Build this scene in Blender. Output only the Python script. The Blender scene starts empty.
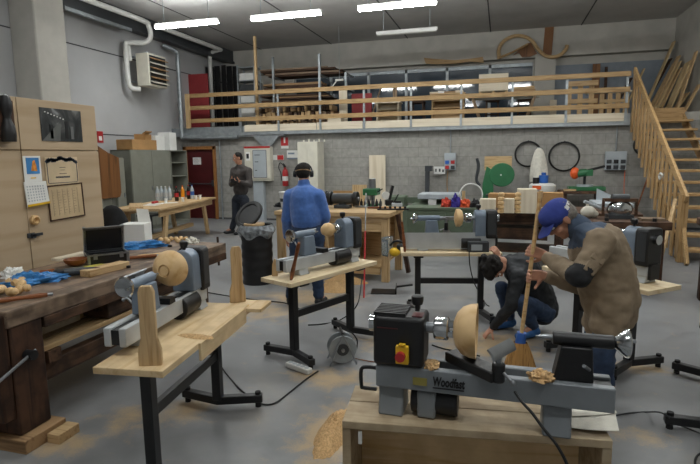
import bpy, math, random
from mathutils import Vector, Matrix, noise as mnoise
random.seed(7)
R = math.radians
S = bpy.context.scene
COL = S.collection
V = Vector

# ------------------------------------------------------------------ camera
F_PX, CAM_H = 520.0, 1.70
YAW, PITCH, ROLL = R(16.2), math.atan(75/520), 0.013
def cam_axes():
    cy, sy, cp, sp = math.cos(YAW), math.sin(YAW), math.cos(PITCH), math.sin(PITCH)
    f = V((-sy*cp, cy*cp, -sp)); r0 = V((cy, sy, 0)); u0 = V((-sy*sp, cy*sp, cp))
    c, s = math.cos(ROLL), math.sin(ROLL)
    return c*r0 - s*u0, c*u0 + s*r0, f
CR, CU, CF = cam_axes()
def at(px, py, x=None, y=None, z=None):
    """point of the room seen at a pixel of the photo, on a plane x=, y= or z="""
    d = CF + (px-350)/F_PX*CR - (py-232)/F_PX*CU
    t = (z-CAM_H)/d.z if z is not None else (y/d.y if y is not None else x/d.x)
    return V((0, 0, CAM_H)) + t*d
cd = bpy.data.cameras.new('camera'); cam = bpy.data.objects.new('camera', cd); COL.objects.link(cam)
cd.sensor_fit = 'HORIZONTAL'; cd.sensor_width = 36.0; cd.lens = F_PX*36.0/700
cd.clip_start = 0.05
M3 = Matrix((CR, CU, -CF)).transposed()
cam.matrix_world = Matrix.Translation((0, 0, CAM_H)) @ M3.to_4x4()
S.camera = cam

# ------------------------------------------------------------------ mesh builder
def frame_of(d):
    d = V(d).normalized()
    a = V((0, 0, 1)) if abs(d.z) < .95 else V((1, 0, 0))
    u = d.cross(a).normalized(); w = u.cross(d).normalized()
    return u, w, d
def RZ(a): return Matrix.Rotation(a, 3, 'Z')
def RX(a): return Matrix.Rotation(a, 3, 'X')
def RY(a): return Matrix.Rotation(a, 3, 'Y')
class MB:
    def __init__(s): s.v, s.f, s.mi, s.m, s.T = [], [], [], 0, Matrix()
    def add(s, vs, fs, m=None):
        b = len(s.v); s.v += [s.T @ V(p) for p in vs]
        s.f += [tuple(b+i for i in f) for f in fs]; s.mi += [s.m if m is None else m]*len(fs); return s
    def box(s, lo, hi, rot=None, m=None):
        lo, hi = V(lo), V(hi); return s.obox((lo+hi)/2, hi-lo, rot, m)
    def obox(s, c, size, rot=None, m=None):
        c = V(c); x, y, z = [q/2 for q in size]
        vs = [V((i*x, j*y, k*z)) for k in (-1, 1) for j in (-1, 1) for i in (-1, 1)]
        if rot is not None: vs = [rot @ p for p in vs]
        return s.add([c+p for p in vs], [(0, 2, 3, 1), (4, 5, 7, 6), (0, 1, 5, 4), (2, 6, 7, 3), (0, 4, 6, 2), (1, 3, 7, 5)], m)
    def bar(s, a, b, w, h, side=None, m=None):
        """box from a to b, w across, h the other way"""
        a, b = V(a), V(b); d = (b-a).normalized()
        if side is None: u, q, _ = frame_of(d)
        else:
            u = V(side); u = (u - d*u.dot(d)).normalized(); q = u.cross(d)
        vs = [p + u*i*w/2 + q*j*h/2 for p in (a, b) for j in (-1, 1) for i in (-1, 1)]
        return s.add(vs, [(0, 2, 3, 1), (4, 5, 7, 6), (0, 1, 5, 4), (2, 6, 7, 3), (0, 4, 6, 2), (1, 3, 7, 5)], m)
    def lathe(s, prof, o=(0, 0, 0), d=(0, 0, 1), n=20, m=None, closed=True):
        """prof: list of (radius, height along d)"""
        u, w, d = frame_of(d); o = V(o); vs, fs = [], []
        for r, h in prof:
            for k in range(n):
                a = 2*math.pi*k/n; vs.append(o + d*h + u*(math.cos(a)*r) + w*(math.sin(a)*r))
        for i in range(len(prof)-1):
            for k in range(n):
                fs.append((i*n+k, i*n+(k+1) % n, (i+1)*n+(k+1) % n, (i+1)*n+k))
        if closed:
            if prof[0][0] > 1e-5: fs.append(tuple(range(n))[::-1])
            if prof[-1][0] > 1e-5: fs.append(tuple((len(prof)-1)*n+k for k in range(n)))
        return s.add(vs, fs, m)
    def cyl(s, a, b, r0, r1=None, n=16, m=None):
        a, b = V(a), V(b); return s.lathe([(r0, 0), (r0 if r1 is None else r1, (b-a).length)], a, b-a, n, m)
    def tube(s, pts, r, n=8, m=None, closed=False):
        pts = [V(p) for p in pts]; N = len(pts); rr = r if isinstance(r, (list, tuple)) else [r]*N
        vs, fs = [], []; u = None
        for i, p in enumerate(pts):
            if closed: d = pts[(i+1) % N] - pts[i-1]
            else: d = pts[min(i+1, N-1)] - pts[max(i-1, 0)]
            d = d.normalized() if d.length > 1e-9 else V((0, 0, 1))
            if u is None: u = frame_of(d)[0]
            u = (u - d*u.dot(d)); u = u.normalized() if u.length > 1e-6 else frame_of(d)[0]
            w = d.cross(u)
            for k in range(n):
                a = 2*math.pi*k/n; vs.append(p + u*(math.cos(a)*rr[i]) + w*(math.sin(a)*rr[i]))
        for i in range(N if closed else N-1):
            j = (i+1) % N
            for k in range(n): fs.append((i*n+k, i*n+(k+1) % n, j*n+(k+1) % n, j*n+k))
        if not closed: fs += [tuple(range(n))[::-1], tuple((N-1)*n+k for k in range(n))]
        return s.add(vs, fs, m)
    def prism(s, pts, o, u, w, t, m=None):
        """polygon pts in plane (u,w) at o, extruded by t along u x w"""
        o, u, w = V(o), V(u).normalized(), V(w).normalized(); q = u.cross(w); n = len(pts)
        vs = [o+u*a+w*b for a, b in pts] + [o+u*a+w*b+q*t for a, b in pts]
        fs = [tuple(range(n))[::-1], tuple(range(n, 2*n))] + [(i, (i+1) % n, n+(i+1) % n, n+i) for i in range(n)]
        return s.add(vs, fs, m)
    def ball(s, c, r, rot=None, nu=16, nv=10, m=None, zlo=-1, zhi=1):
        c = V(c); r = (r, r, r) if not hasattr(r, '__len__') else r; vs, fs = [], []
        a0, a1 = math.asin(zlo), math.asin(zhi)
        for i in range(nv+1):
            a = a0+(a1-a0)*i/nv
            for k in range(nu):
                b = 2*math.pi*k/nu; p = V((math.cos(a)*math.cos(b)*r[0], math.cos(a)*math.sin(b)*r[1], math.sin(a)*r[2]))
                vs.append(c + (rot @ p if rot is not None else p))
        for i in range(nv):
            for k in range(nu): fs.append((i*nu+k, i*nu+(k+1) % nu, (i+1)*nu+(k+1) % nu, (i+1)*nu+k))
        fs += [tuple(range(nu))[::-1], tuple(nv*nu+k for k in range(nu))]
        return s.add(vs, fs, m)
    def grid(s, fn, nx, ny, m=None, t=0.0):
        """surface fn(i/nx, j/ny); t > 0 gives it a thickness downwards"""
        vs = [V(fn(i/nx, j/ny)) for j in range(ny+1) for i in range(nx+1)]; w = nx+1
        fs = [(j*w+i, j*w+i+1, (j+1)*w+i+1, (j+1)*w+i) for j in range(ny) for i in range(nx)]
        if t:
            n = len(vs); vs += [p-V((0, 0, t)) for p in vs]; fs += [tuple(n+i for i in f[::-1]) for f in fs]
            edge = [i for i in range(w)] + [j*w+nx for j in range(1, ny+1)] + [ny*w+i for i in range(nx-1, -1, -1)] + [j*w for j in range(ny-1, 0, -1)]
            fs += [(edge[k-1], edge[k-1]+n, edge[k]+n, edge[k])[::-1] for k in range(len(edge))]
        return s.add(vs, fs, m)
    def build(s, name, mats, parent=None, bevel=0, label=None, sub=0, sharp=38):
        me = bpy.data.meshes.new(name); me.from_pydata([tuple(p) for p in s.v], [], s.f)
        for q in (mats if isinstance(mats, (list, tuple)) else [mats]): me.materials.append(q)
        me.polygons.foreach_set('material_index', s.mi); me.polygons.foreach_set('use_smooth', [True]*len(s.f))
        me.update(); me.set_sharp_from_angle(angle=R(sharp))
        o = bpy.data.objects.new(name, me); COL.objects.link(o)
        if parent is not None: o.parent = parent
        if bevel:
            b = o.modifiers.new('bevel', 'BEVEL'); b.width = bevel; b.segments = 2; b.limit_method = 'ANGLE'; b.angle_limit = R(42)
        if sub:
            b = o.modifiers.new('sub', 'SUBSURF'); b.levels = sub; b.render_levels = sub
        if label: o['label'] = label
        return o
def mb(): return MB()
def tag(o, label, cat, group=None, kind=None):
    o['label'] = label; o['category'] = cat
    if group: o['group'] = group
    if kind: o['kind'] = kind
    return o
def thing(name, label, cat, loc=(0, 0, 0), rz=0.0, group=None, rot=None):
    o = bpy.data.objects.new(name, None); COL.objects.link(o); o.empty_display_size = .05
    o.location = V(loc); o.rotation_euler = rot if rot is not None else (0, 0, rz)
    return tag(o, label, cat, group)
def struct(name, m, mats, bevel=0):
    o = m.build(name, mats, bevel=bevel); o['kind'] = 'structure'; return o
def copy_tree(o, label=None, loc=None, rz=None, parent=None):
    c = o.copy(); COL.objects.link(c)
    if parent is not None: c.parent = parent
    if label: c['label'] = label
    if loc is not None: c.location = V(loc)
    if rz is not None: c.rotation_euler = (0, 0, rz)
    for ch in list(o.children): copy_tree(ch, parent=c)
    return c
def one(name, m, mats, label, cat, loc=(0, 0, 0), rz=0, group=None, bevel=0, rot=None, sub=0, kind=None):
    """a thing that is one mesh"""
    o = m.build(name, mats, bevel=bevel, sub=sub); o.location = V(loc); o.rotation_euler = rot if rot is not None else (0, 0, rz)
    return tag(o, label, cat, group, kind)
def curve_pts(P, n=8):
    """Catmull-Rom through P"""
    P = [V(p) for p in P]; Q = [P[0]*2-P[1]] + P + [P[-1]*2-P[-2]]; out = []
    for i in range(1, len(Q)-2):
        a, b, c, d = Q[i-1:i+3]
        for k in range(n):
            t = k/n; out.append(.5*((2*b)+(c-a)*t+(2*a-5*b+4*c-d)*t*t+(3*b-a-3*c+d)*t**3))
    return out + [P[-1]]

# ------------------------------------------------------------------ materials
def lin(h):
    h = h.lstrip('#'); c = [int(h[i:i+2], 16)/255 for i in (0, 2, 4)]
    return tuple((q/12.92 if q <= .04045 else ((q+.055)/1.055)**2.4) for q in c) + (1.0,)
def new_mat(name):
    m = bpy.data.materials.new(name); m.use_nodes = True; nt = m.node_tree
    return m, nt, nt.nodes['Principled BSDF']
def N(nt, t, **k):
    n = nt.nodes.new(t)
    for a, b in k.items(): setattr(n, a, b)
    return n
def mul(c, k): return tuple(min(1, q*k) for q in c[:3]) + (1.0,)
def tex_noise(nt, scale=(1, 1, 1), ns=5.0, detail=4, dist=0.0, coord='Object'):
    tc = N(nt, 'ShaderNodeTexCoord'); mp = N(nt, 'ShaderNodeMapping'); mp.inputs['Scale'].default_value = scale
    nz = N(nt, 'ShaderNodeTexNoise'); nz.inputs['Scale'].default_value = ns; nz.inputs['Detail'].default_value = detail; nz.inputs['Distortion'].default_value = dist
    nt.links.new(tc.outputs[coord], mp.inputs[0]); nt.links.new(mp.outputs[0], nz.inputs[0]); return nz
def ramp(nt, src, stops):
    r = N(nt, 'ShaderNodeValToRGB'); e = r.color_ramp.elements
    while len(e) < len(stops): e.new(.5)
    for q, (p, c) in zip(e, stops): q.position = p; q.color = c
    nt.links.new(src, r.inputs[0]); return r
def mat(name, col, rough=.5, metal=0.0, var=.12, ns=6.0, bump=0.0, bs=60, spec=None, sheen=0.0):
    m, nt, p = new_mat(name); c = lin(col) if isinstance(col, str) else col
    nz = tex_noise(nt, ns=ns)
    r = ramp(nt, nz.outputs[0], [(.3, mul(c, 1-var)), (.7, mul(c, 1+var))]); nt.links.new(r.outputs[0], p.inputs['Base Color'])
    p.inputs['Roughness'].default_value = rough; p.inputs['Metallic'].default_value = metal
    if spec is not None: p.inputs['Specular IOR Level'].default_value = spec
    if sheen: p.inputs['Sheen Weight'].default_value = sheen
    if bump:
        b = N(nt, 'ShaderNodeBump'); b.inputs['Strength'].default_value = bump; b.inputs['Distance'].default_value = .004
        z2 = tex_noise(nt, ns=bs); nt.links.new(z2.outputs[0], b.inputs['Height']); nt.links.new(b.outputs[0], p.inputs['Normal'])
    return m
def wood(name, a, b, axis='x', rough=.55, fine=28, dirt=None, dirt_amt=.5, ns=1.6):
    """grain runs along one axis of the object"""
    m, nt, p = new_mat(name); a, b = lin(a), lin(b)
    sc = {'x': (.06, 1, 1), 'y': (1, .06, 1), 'z': (1, 1, .06), 'n': (.6, .6, .6)}[axis]
    n1 = tex_noise(nt, tuple(q*fine for q in sc), ns, 5, .6)
    r = ramp(nt, n1.outputs[0], [(.32, b), (.5, mul(a, .96)), (.68, a)]); out = r.outputs[0]
    if dirt:
        n2 = tex_noise(nt, (1, 1, 1), 7, 6); r2 = ramp(nt, n2.outputs[0], [(.42, (0, 0, 0, 1)), (.62, (dirt_amt,)*3+(1,))])
        mx = N(nt, 'ShaderNodeMix', data_type='RGBA'); nt.links.new(r2.outputs[0], mx.inputs[0]); nt.links.new(out, mx.inputs[6]); mx.inputs[7].default_value = lin(dirt); out = mx.outputs[2]
    nt.links.new(out, p.inputs['Base Color']); p.inputs['Roughness'].default_value = rough; p.inputs['Specular IOR Level'].default_value = .3
    bp = N(nt, 'ShaderNodeBump'); bp.inputs['Strength'].default_value = .15; bp.inputs['Distance'].default_value = .002
    nt.links.new(n1.outputs[0], bp.inputs['Height']); nt.links.new(bp.outputs[0], p.inputs['Normal'])
    return m
def emit(name, col, k):
    m, nt, p = new_mat(name); p.inputs['Base Color'].default_value = lin(col); p.inputs['Emission Color'].default_value = lin(col); p.inputs['Emission Strength'].default_value = k
    return m
def glass(name, tint='#ffffff', rough=.02, t=.92):
    m, nt, p = new_mat(name); p.inputs['Base Color'].default_value = lin(tint); p.inputs['Roughness'].default_value = rough
    p.inputs['Transmission Weight'].default_value = t; p.inputs['IOR'].default_value = 1.3
    return m

MT = {}
MT['pine'] = wood('pine', '#c4a67c', '#a38357', 'x'); MT['pine_y'] = wood('pine_y', '#c4a67c', '#a38357', 'y'); MT['pine_z'] = wood('pine_z', '#c4a67c', '#a38357', 'z')
MT['rail'] = wood('rail_wood', '#ab8d62', '#8a6c47', 'x', .5)
MT['stair'] = wood('stair_wood', '#b8976a', '#926f45', 'z', .45); MT['stair_x'] = wood('stair_wood_x', '#b8976a', '#926f45', 'x', .45); MT['stair_y'] = wood('stair_wood_y', '#b8976a', '#926f45', 'y', .45)
MT['ply'] = wood('plywood', '#dcc39a', '#c5a678', 'x', .6, 14, '#93734c', .3); MT['ply_pale'] = wood('plywood_pale', '#e6d3b0', '#d3b98f', 'x', .6, 14); MT['ply_z'] = wood('plywood_z', '#c9b085', '#b89c70', 'z', .6, 8)
MT['cabinet'] = wood('cabinet_ply', '#bda78a', '#b0997a', 'y', .6, 5)
MT['dusty_ply'] = wood('dusty_plywood', '#b3a185', '#96846a', 'x', .7, 14, '#7d664a', .5)
MT['white_wood'] = wood('white_wood', '#dcd0ba', '#cabca2', 'x', .6, 10); MT['white_wood_z'] = wood('white_wood_z', '#dcd0ba', '#cabca2', 'z', .6, 10)
MT['old'] = wood('old_dark_wood', '#5b4230', '#2f2018', 'y', .6, 16, '#1e1612', .7); MT['old_top'] = wood('old_bench_top', '#8a7562', '#58473a', 'y', .55, 16, '#2c221b', .6)
MT['old_z'] = wood('old_dark_wood_z', '#53392a', '#2f2018', 'z', .6, 16, '#1e1612', .7); MT['old_x'] = wood('old_dark_wood_x', '#5f4533', '#33231a', 'x', .6, 16, '#1e1612', .6)
MT['brown'] = wood('brown_board', '#7d5430', '#5a3a1f', 'z', .5, 8); MT['beech'] = wood('beech', '#dcbb8b', '#c59d67', 'n', .5, 12)
MT['turned'] = wood('turned_wood', '#d9b684', '#bd9158', 'x', .4, 22); MT['handle'] = wood('handle_wood', '#8a5330', '#5f351b', 'x', .35, 16)
MT['grey_wood'] = wood('grey_plank', '#8e7a66', '#5e4e40', 'x', .7, 14); MT['grey_wood_y'] = wood('grey_plank_y', '#a08a70', '#6e5b49', 'y', .7, 14); MT['grey_wood_z'] = wood('grey_plank_z', '#927c64', '#665440', 'z', .7, 14)
MT['dark_lumber'] = wood('dark_lumber', '#4a3527', '#2a1d15', 'x', .7, 14)
MT['tan_lumber'] = wood('tan_lumber', '#a3835f', '#73573b', 'x', .65, 12)
MT['galv'] = mat('galvanised_steel', '#9aa0a3', .45, .6, .15, 8); MT['steel'] = mat('steel', '#9b9fa3', .35, .9, .1, 12)
MT['chrome'] = mat('chrome', '#c9cdd0', .12, 1.0, .04); MT['black_metal'] = mat('black_metal', '#17181a', .4, .0, .2)
MT['black'] = mat('black_plastic', '#141416', .45, 0, .2); MT['rubber'] = mat('rubber', '#101011', .8, 0, .2)
MT['lathe_grey'] = mat('lathe_grey', '#7d8286', .42, .1, .08, 10); MT['lathe_blue'] = mat('lathe_blue', '#788696',.4, .1, .1, 9)
MT['lathe_light'] = mat('lathe_light', '#b6babc', .42, .1, .08, 9)
MT['dark_grey'] = mat('dark_grey_paint', '#3b3e41', .45, .1, .1)
MT['white'] = mat('white_paint', '#d8d8d4', .5, 0, .05); MT['paper'] = mat('paper', '#e6e6e2', .8, 0, .04); MT['cardboard'] = mat('cardboard', '#a98253', .8, 0, .12)
MT['cream'] = mat('cream_metal', '#d3cfc0', .45, 0, .06); MT['red'] = mat('red_paint', '#b02a2c', .4, 0, .1); MT['darkred'] = mat('dark_red', '#4d1718', .5, 0, .12)
MT['red_panel'] = mat('red_board', '#8c2b2e', .6, 0, .08); MT['green'] = mat('machine_green', '#2f6b45', .4, .05, .12); MT['dgreen'] = mat('dull_green', '#5d6a58', .5, .05, .12); MT['locker'] = mat('locker_green', '#86877c', .5, .1, .08)
MT['blue'] = mat('blue_plastic', '#2f5fae', .4, 0, .1); MT['yellow'] = mat('yellow_plastic', '#e0b322', .4, 0, .06); MT['orange'] = mat('orange_paint', '#d95a22', .45, 0, .06)
MT['grey_box'] = mat('grey_enclosure', '#a9b0b5', .5, 0, .05); MT['dust'] = mat('sawdust', '#bd9a6c', .95, 0, .3, 90, .8, 160)
MT['bag_blue'] = mat('blue_bag', '#3a7fbe', .3, 0, .35, 30, .4, 60); MT['cloth_white'] = mat('white_cloth', '#d4d0c4', .9, 0, .1, 20, .3, 80)
MT['black_cloth'] = mat('black_cloth', '#1b1c1f', .85, 0, .25, 20, .3, 70); MT['cord'] = mat('cord_black', '#161616', .6, 0, .1)
MT['skin'] = mat('skin', '#b9866c', .5, 0, .1, 30); MT['dark_denim'] = mat('dark_denim', '#252b36', .85, 0, .3, 14, .3, 160); MT['denim'] = mat('denim', '#2c3d58', .85, 0, .3, 14, .3, 160); MT['glassy'] = glass('clear_plastic', '#dfeaf0', .05, .85)
MT['cola'] = mat('cola', '#20100b', .1, 0, .05); MT['orange_drink'] = mat('orange_drink', '#e08a1c', .15, 0, .05); MT['yellow_paper'] = mat('yellow_paper', '#b7ad4c', .8, 0, .1)

# ------------------------------------------------------------------ the room
DUST = [(at(266, 312, z=0).x, at(266, 312, z=0).y, .7, .5, .75), (at(328, 378, z=0).x, at(328, 378, z=0).y, .5, .28, .8), (at(190, 408, z=0).x, at(190, 408, z=0).y, .25, .3, .8), (at(500, 335, z=0).x, at(500, 345, z=0).y, .6, .6, .85), (at(62, 442, z=0).x, at(62, 442, z=0).y, .3, .25, .9), (at(640, 368, z=0).x, at(640, 368, z=0).y, .4, .2, .7), (at(640, 436, z=0).x, at(640, 436, z=0).y, .3, .2, .55), (at(333, 440, z=0).x, at(333, 440, z=0).y+.1, .35, .6, 1.0), (at(310, 298, z=0).x, at(310, 298, z=0).y, .9, .6, .9), (at(130, 420, z=0).x, at(130, 420, z=0).y, .4, .4, .5), (at(225, 330, z=0).x, at(225, 330, z=0).y, .5, .4, .5), (at(385, 345, z=0).x, at(385, 345, z=0).y, .6, .4, .55), (at(470, 345, z=0).x, at(470, 345, z=0).y, .5, .5, .7)]
def mat_floor():
    m, nt, p = new_mat('concrete_floor')
    n1 = tex_noise(nt, ns=.55, detail=6, dist=.4); n2 = tex_noise(nt, ns=5, detail=6); n3 = tex_noise(nt, ns=1.1, detail=8, dist=.8)
    r1 = ramp(nt, n1.outputs[0], [(.3, lin('#77787a')), (.7, lin('#8d8e8e'))])
    r2 = ramp(nt, n2.outputs[0], [(.35, (.86, .86, .86, 1)), (.65, (1.06, 1.06, 1.06, 1))])
    mx = N(nt, 'ShaderNodeMix', data_type='RGBA', blend_type='MULTIPLY'); mx.inputs[0].default_value = 1
    nt.links.new(r1.outputs[0], mx.inputs[6]); nt.links.new(r2.outputs[0], mx.inputs[7])
    r3 = ramp(nt, n3.outputs[0], [(.56, (0, 0, 0, 1)), (.78, (.4, .4, .4, 1))])     # trodden sawdust
    m2 = N(nt, 'ShaderNodeMix', data_type='RGBA'); nt.links.new(r3.outputs[0], m2.inputs[0]); nt.links.new(mx.outputs[2], m2.inputs[6]); m2.inputs[7].default_value = lin('#a79a88')
    # sawdust lying in patches on the floor
    tc = N(nt, 'ShaderNodeTexCoord'); acc = None
    for (x, y, rx, ry, k) in DUST:
        mp = N(nt, 'ShaderNodeMapping', vector_type='TEXTURE'); mp.inputs['Location'].default_value = (x, y, 0); mp.inputs['Scale'].default_value = (rx, ry, 1); nt.links.new(tc.outputs['Object'], mp.inputs[0])
        ln = N(nt, 'ShaderNodeVectorMath', operation='LENGTH'); nt.links.new(mp.outputs[0], ln.inputs[0])
        mr = N(nt, 'ShaderNodeMapRange'); mr.inputs['From Min'].default_value = 1.0; mr.inputs['From Max'].default_value = 0.0; mr.inputs['To Max'].default_value = k; nt.links.new(ln.outputs['Value'], mr.inputs['Value'])
        if acc is None: acc = mr.outputs[0]
        else:
            mxm = N(nt, 'ShaderNodeMath', operation='MAXIMUM'); nt.links.new(acc, mxm.inputs[0]); nt.links.new(mr.outputs[0], mxm.inputs[1]); acc = mxm.outputs[0]
    n5 = tex_noise(nt, ns=7, detail=9, dist=.5); n6 = tex_noise(nt, ns=90, detail=3)
    ad = N(nt, 'ShaderNodeMath', operation='MULTIPLY_ADD'); nt.links.new(n5.outputs[0], ad.inputs[0]); ad.inputs[1].default_value = 1.3; nt.links.new(acc, ad.inputs[2])
    gr = N(nt, 'ShaderNodeMath', operation='MULTIPLY_ADD'); nt.links.new(n6.outputs[0], gr.inputs[0]); gr.inputs[1].default_value = .5; nt.links.new(ad.outputs[0], gr.inputs[2])
    rd = ramp(nt, gr.outputs[0], [(.0, (0, 0, 0, 1)), (1.0, (.75,)*3+(1,))])
    mrr = N(nt, 'ShaderNodeMapRange'); mrr.inputs['From Min'].default_value = 1.08; mrr.inputs['From Max'].default_value = 1.55; mrr.inputs['To Max'].default_value = .8; nt.links.new(gr.outputs[0], mrr.inputs['Value'])
    m3 = N(nt, 'ShaderNodeMix', data_type='RGBA'); nt.links.new(mrr.outputs[0], m3.inputs[0]); nt.links.new(m2.outputs[2], m3.inputs[6]); m3.inputs[7].default_value = lin('#b39a76')
    nt.links.new(m3.outputs[2], p.inputs['Base Color'])
    r4 = ramp(nt, n2.outputs[0], [(.3, (.32,)*3+(1,)), (.7, (.5,)*3+(1,))]); nt.links.new(r4.outputs[0], p.inputs['Roughness'])
    p.inputs['Specular IOR Level'].default_value = .4
    return m
def mat_blocks():
    m, nt, p = new_mat('concrete_blocks')
    tc = N(nt, 'ShaderNodeTexCoord'); sx = N(nt, 'ShaderNodeSeparateXYZ'); cb = N(nt, 'ShaderNodeCombineXYZ')
    nt.links.new(tc.outputs['Object'], sx.inputs[0]); nt.links.new(sx.outputs[0], cb.inputs[0]); nt.links.new(sx.outputs[2], cb.inputs[1])
    br = N(nt, 'ShaderNodeTexBrick'); nt.links.new(cb.outputs[0], br.inputs[0])
    for k, v in (('Scale', 1), ('Mortar Size', .006), ('Brick Width', .5), ('Row Height', .24), ('Bias', 0.0), ('Mortar Smooth', .2)): br.inputs[k].default_value = v
    br.inputs['Color1'].default_value = lin('#918f8a'); br.inputs['Color2'].default_value = lin('#9b9993'); br.inputs['Mortar'].default_value = lin('#84827d')
    nz = tex_noise(nt, ns=9, detail=8); r = ramp(nt, nz.outputs[0], [(.3, (.82,)*3+(1,)), (.7, (1.1,)*3+(1,))])
    mx = N(nt, 'ShaderNodeMix', data_type='RGBA', blend_type='MULTIPLY'); mx.inputs[0].default_value = 1
    nt.links.new(br.outputs[0], mx.inputs[6]); nt.links.new(r.outputs[0], mx.inputs[7]); nt.links.new(mx.outputs[2], p.inputs['Base Color'])
    p.inputs['Roughness'].default_value = .9
    bp = N(nt, 'ShaderNodeBump'); bp.inputs['Strength'].default_value = .4; bp.inputs['Distance'].default_value = .01
    nt.links.new(br.outputs[1], bp.inputs['Height']); bp.invert = True; nt.links.new(bp.outputs[0], p.inputs['Normal'])
    return m
MT['concrete'] = mat('concrete', '#b5b2aa', .85, 0, .1, 2.2, .25, 30); MT['precast'] = mat('precast_panel', '#b3b4b5', .85, 0, .06, 1.2, .15, 40)
MT['ceil'] = mat('ceiling_concrete', '#bebdbb', .9, 0, .08, 1.5); MT['joint'] = mat('joint', '#4c4c4e', .9); MT['blocks'] = mat_blocks()
struct('floor', mb().box((-9.2, -3.2, -.1), (4.5, 16.7, 0)), mat_floor())
c = mb().box((-9.2, -3.2, 5.2), (4.5, 16.7, 5.35))
for x in (-7.6, -5.2, -2.8, -.4, 2.0): c.box((x-.015, -3.1, 5.192), (x+.015, 16.4, 5.2), m=1)
struct('ceiling', c, [MT['ceil'], MT['joint']])
c = mb().box((-9.2, -3.2, 0), (-9, 16.7, 5.2))
for z in (2.3, 4.2): c.box((-9, -3, z-.012), (-8.992, 16.5, z+.012), m=1)
struct('wall_left', c, [MT['precast'], MT['joint']])
struct('wall_right', mb().box((4.3, -3.2, 0), (4.5, 16.7, 5.2)), MT['concrete'])
struct('wall_front', mb().box((-9, -3.2, 0), (4.3, -3.0, 5.2)), MT['precast'])
# lower wall of blocks with the doorway left open
DX0, DX1, DZ = -8.72, -7.68, 2.05
struct('wall_back', mb().box((-9, 13.1, 0), (DX0, 13.3, 2.4)).box((DX0, 13.1, DZ), (DX1, 13.3, 2.4)).box((DX1, 13.1, 0), (4.3, 13.3, 2.4)), MT['blocks'])
c = mb().box((-9, 13.12, 2.36), (4.3, 16.5, 2.58)).box((-9, 13.0, 2.32), (2.70, 13.13, 2.56), m=1).box((-9, 12.93, 2.32), (2.70, 13.0, 2.40), m=1)
struct('floor_mezzanine', c, [MT['concrete'], MT['galv']])
# wall at the back of the mezzanine, around two window openings
W = [(-6.6, .80)]
c = mb().box((-9, 16.4, 2.58), (-6.6, 16.6, 5.2)).box((-6.6, 16.4, 4.34), (4.3, 16.6, 5.2)).box((-6.6, 16.4, 2.58), (.83, 16.6, 2.75)).box((.80, 16.4, 2.58), (4.3, 16.6, 4.34))
struct('wall_rear', c, MT['concrete'])
struct('trim_1', mb().box((-9, 16.1, 4.42), (4.3, 16.4, 5.2)), MT['concrete'])          # deep concrete beam
struct('trim_2', mb().box((.835, 16.05, 2.58), (1.38, 16.4, 4.42)), MT['concrete'])       # column
struct('trim_3', mb().box((-9, 8.1, 0), (-8.4, 8.83, 5.2)), MT['concrete'], .03)        # column on the left wall
struct('trim_4', mb().box((-9, 8.9, 4.86), (-8.62, 16.3, 5.2)).box((-8.64, 8.9, 4.8), (-8.58, 16.3, 4.87)), MT['dark_grey'])
MT['grey_panel'] = mat('grey_blue_panel', '#7f8891', .6, 0, .08)
struct('trim_5', mb().box((1.38, 16.36, 2.58), (4.3, 16.41, 4.2)), MT['grey_panel'])
m, nt, p = new_mat('dark_window_glass'); p.inputs['Base Color'].default_value = lin('#33404c'); p.inputs['Roughness'].default_value = .06; p.inputs['Specular IOR Level'].default_value = .9; MT['pane'] = m
w = bpy.data.objects.new('window_1', None); COL.objects.link(w); w['kind'] = 'structure'
xs = [-6.6, -5.35, -4.1, -2.9, -1.65, -.4, .83]
for i in range(6): mb().box((xs[i]+.03, 16.47, 2.78), (xs[i+1]-.03, 16.49, 4.31)).build('window_pane', MT['pane'], w)
c = mb().box((-6.6, 16.43, 4.24), (.83, 16.52, 4.34)).box((-6.6, 16.43, 2.75), (.83, 16.52, 2.8))
for x in xs: c.box((x-.04, 16.43, 2.75), (x+.04, 16.52, 4.34))
c.build('window_frame', MT['galv'], w)
# door
d = bpy.data.objects.new('door_1', None); COL.objects.link(d); d['kind'] = 'structure'
c = mb().box((DX0, 13.06, 0), (DX0+.09, 13.3, DZ)).box((DX1-.09, 13.06, 0), (DX1, 13.3, DZ)).box((DX0, 13.06, DZ-.09), (DX1, 13.3, DZ)); c.build('door_frame', wood('door_frame_wood', '#9a6a3c', '#6d4724', 'z', .5), d, bevel=.006)
mb().box((DX0+.09, 13.14, .01), (DX1-.09, 13.18, DZ-.09)).build('door_leaf', MT['darkred'], d)
mb().cyl((DX0+.12, 13.08, 1.0), (DX1-.12, 13.08, 1.0), .018).box((DX0+.1, 13.06, .96), (DX0+.16, 13.14, 1.04)).box((DX1-.17, 13.06, .93), (DX1-.11, 13.14, 1.1)).build('push_bar', MT['dark_grey'], d)
struct('baseboard_back', mb().box((DX1, 13.085, 0), (4.3, 13.1, .05)), MT['joint'])

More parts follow.
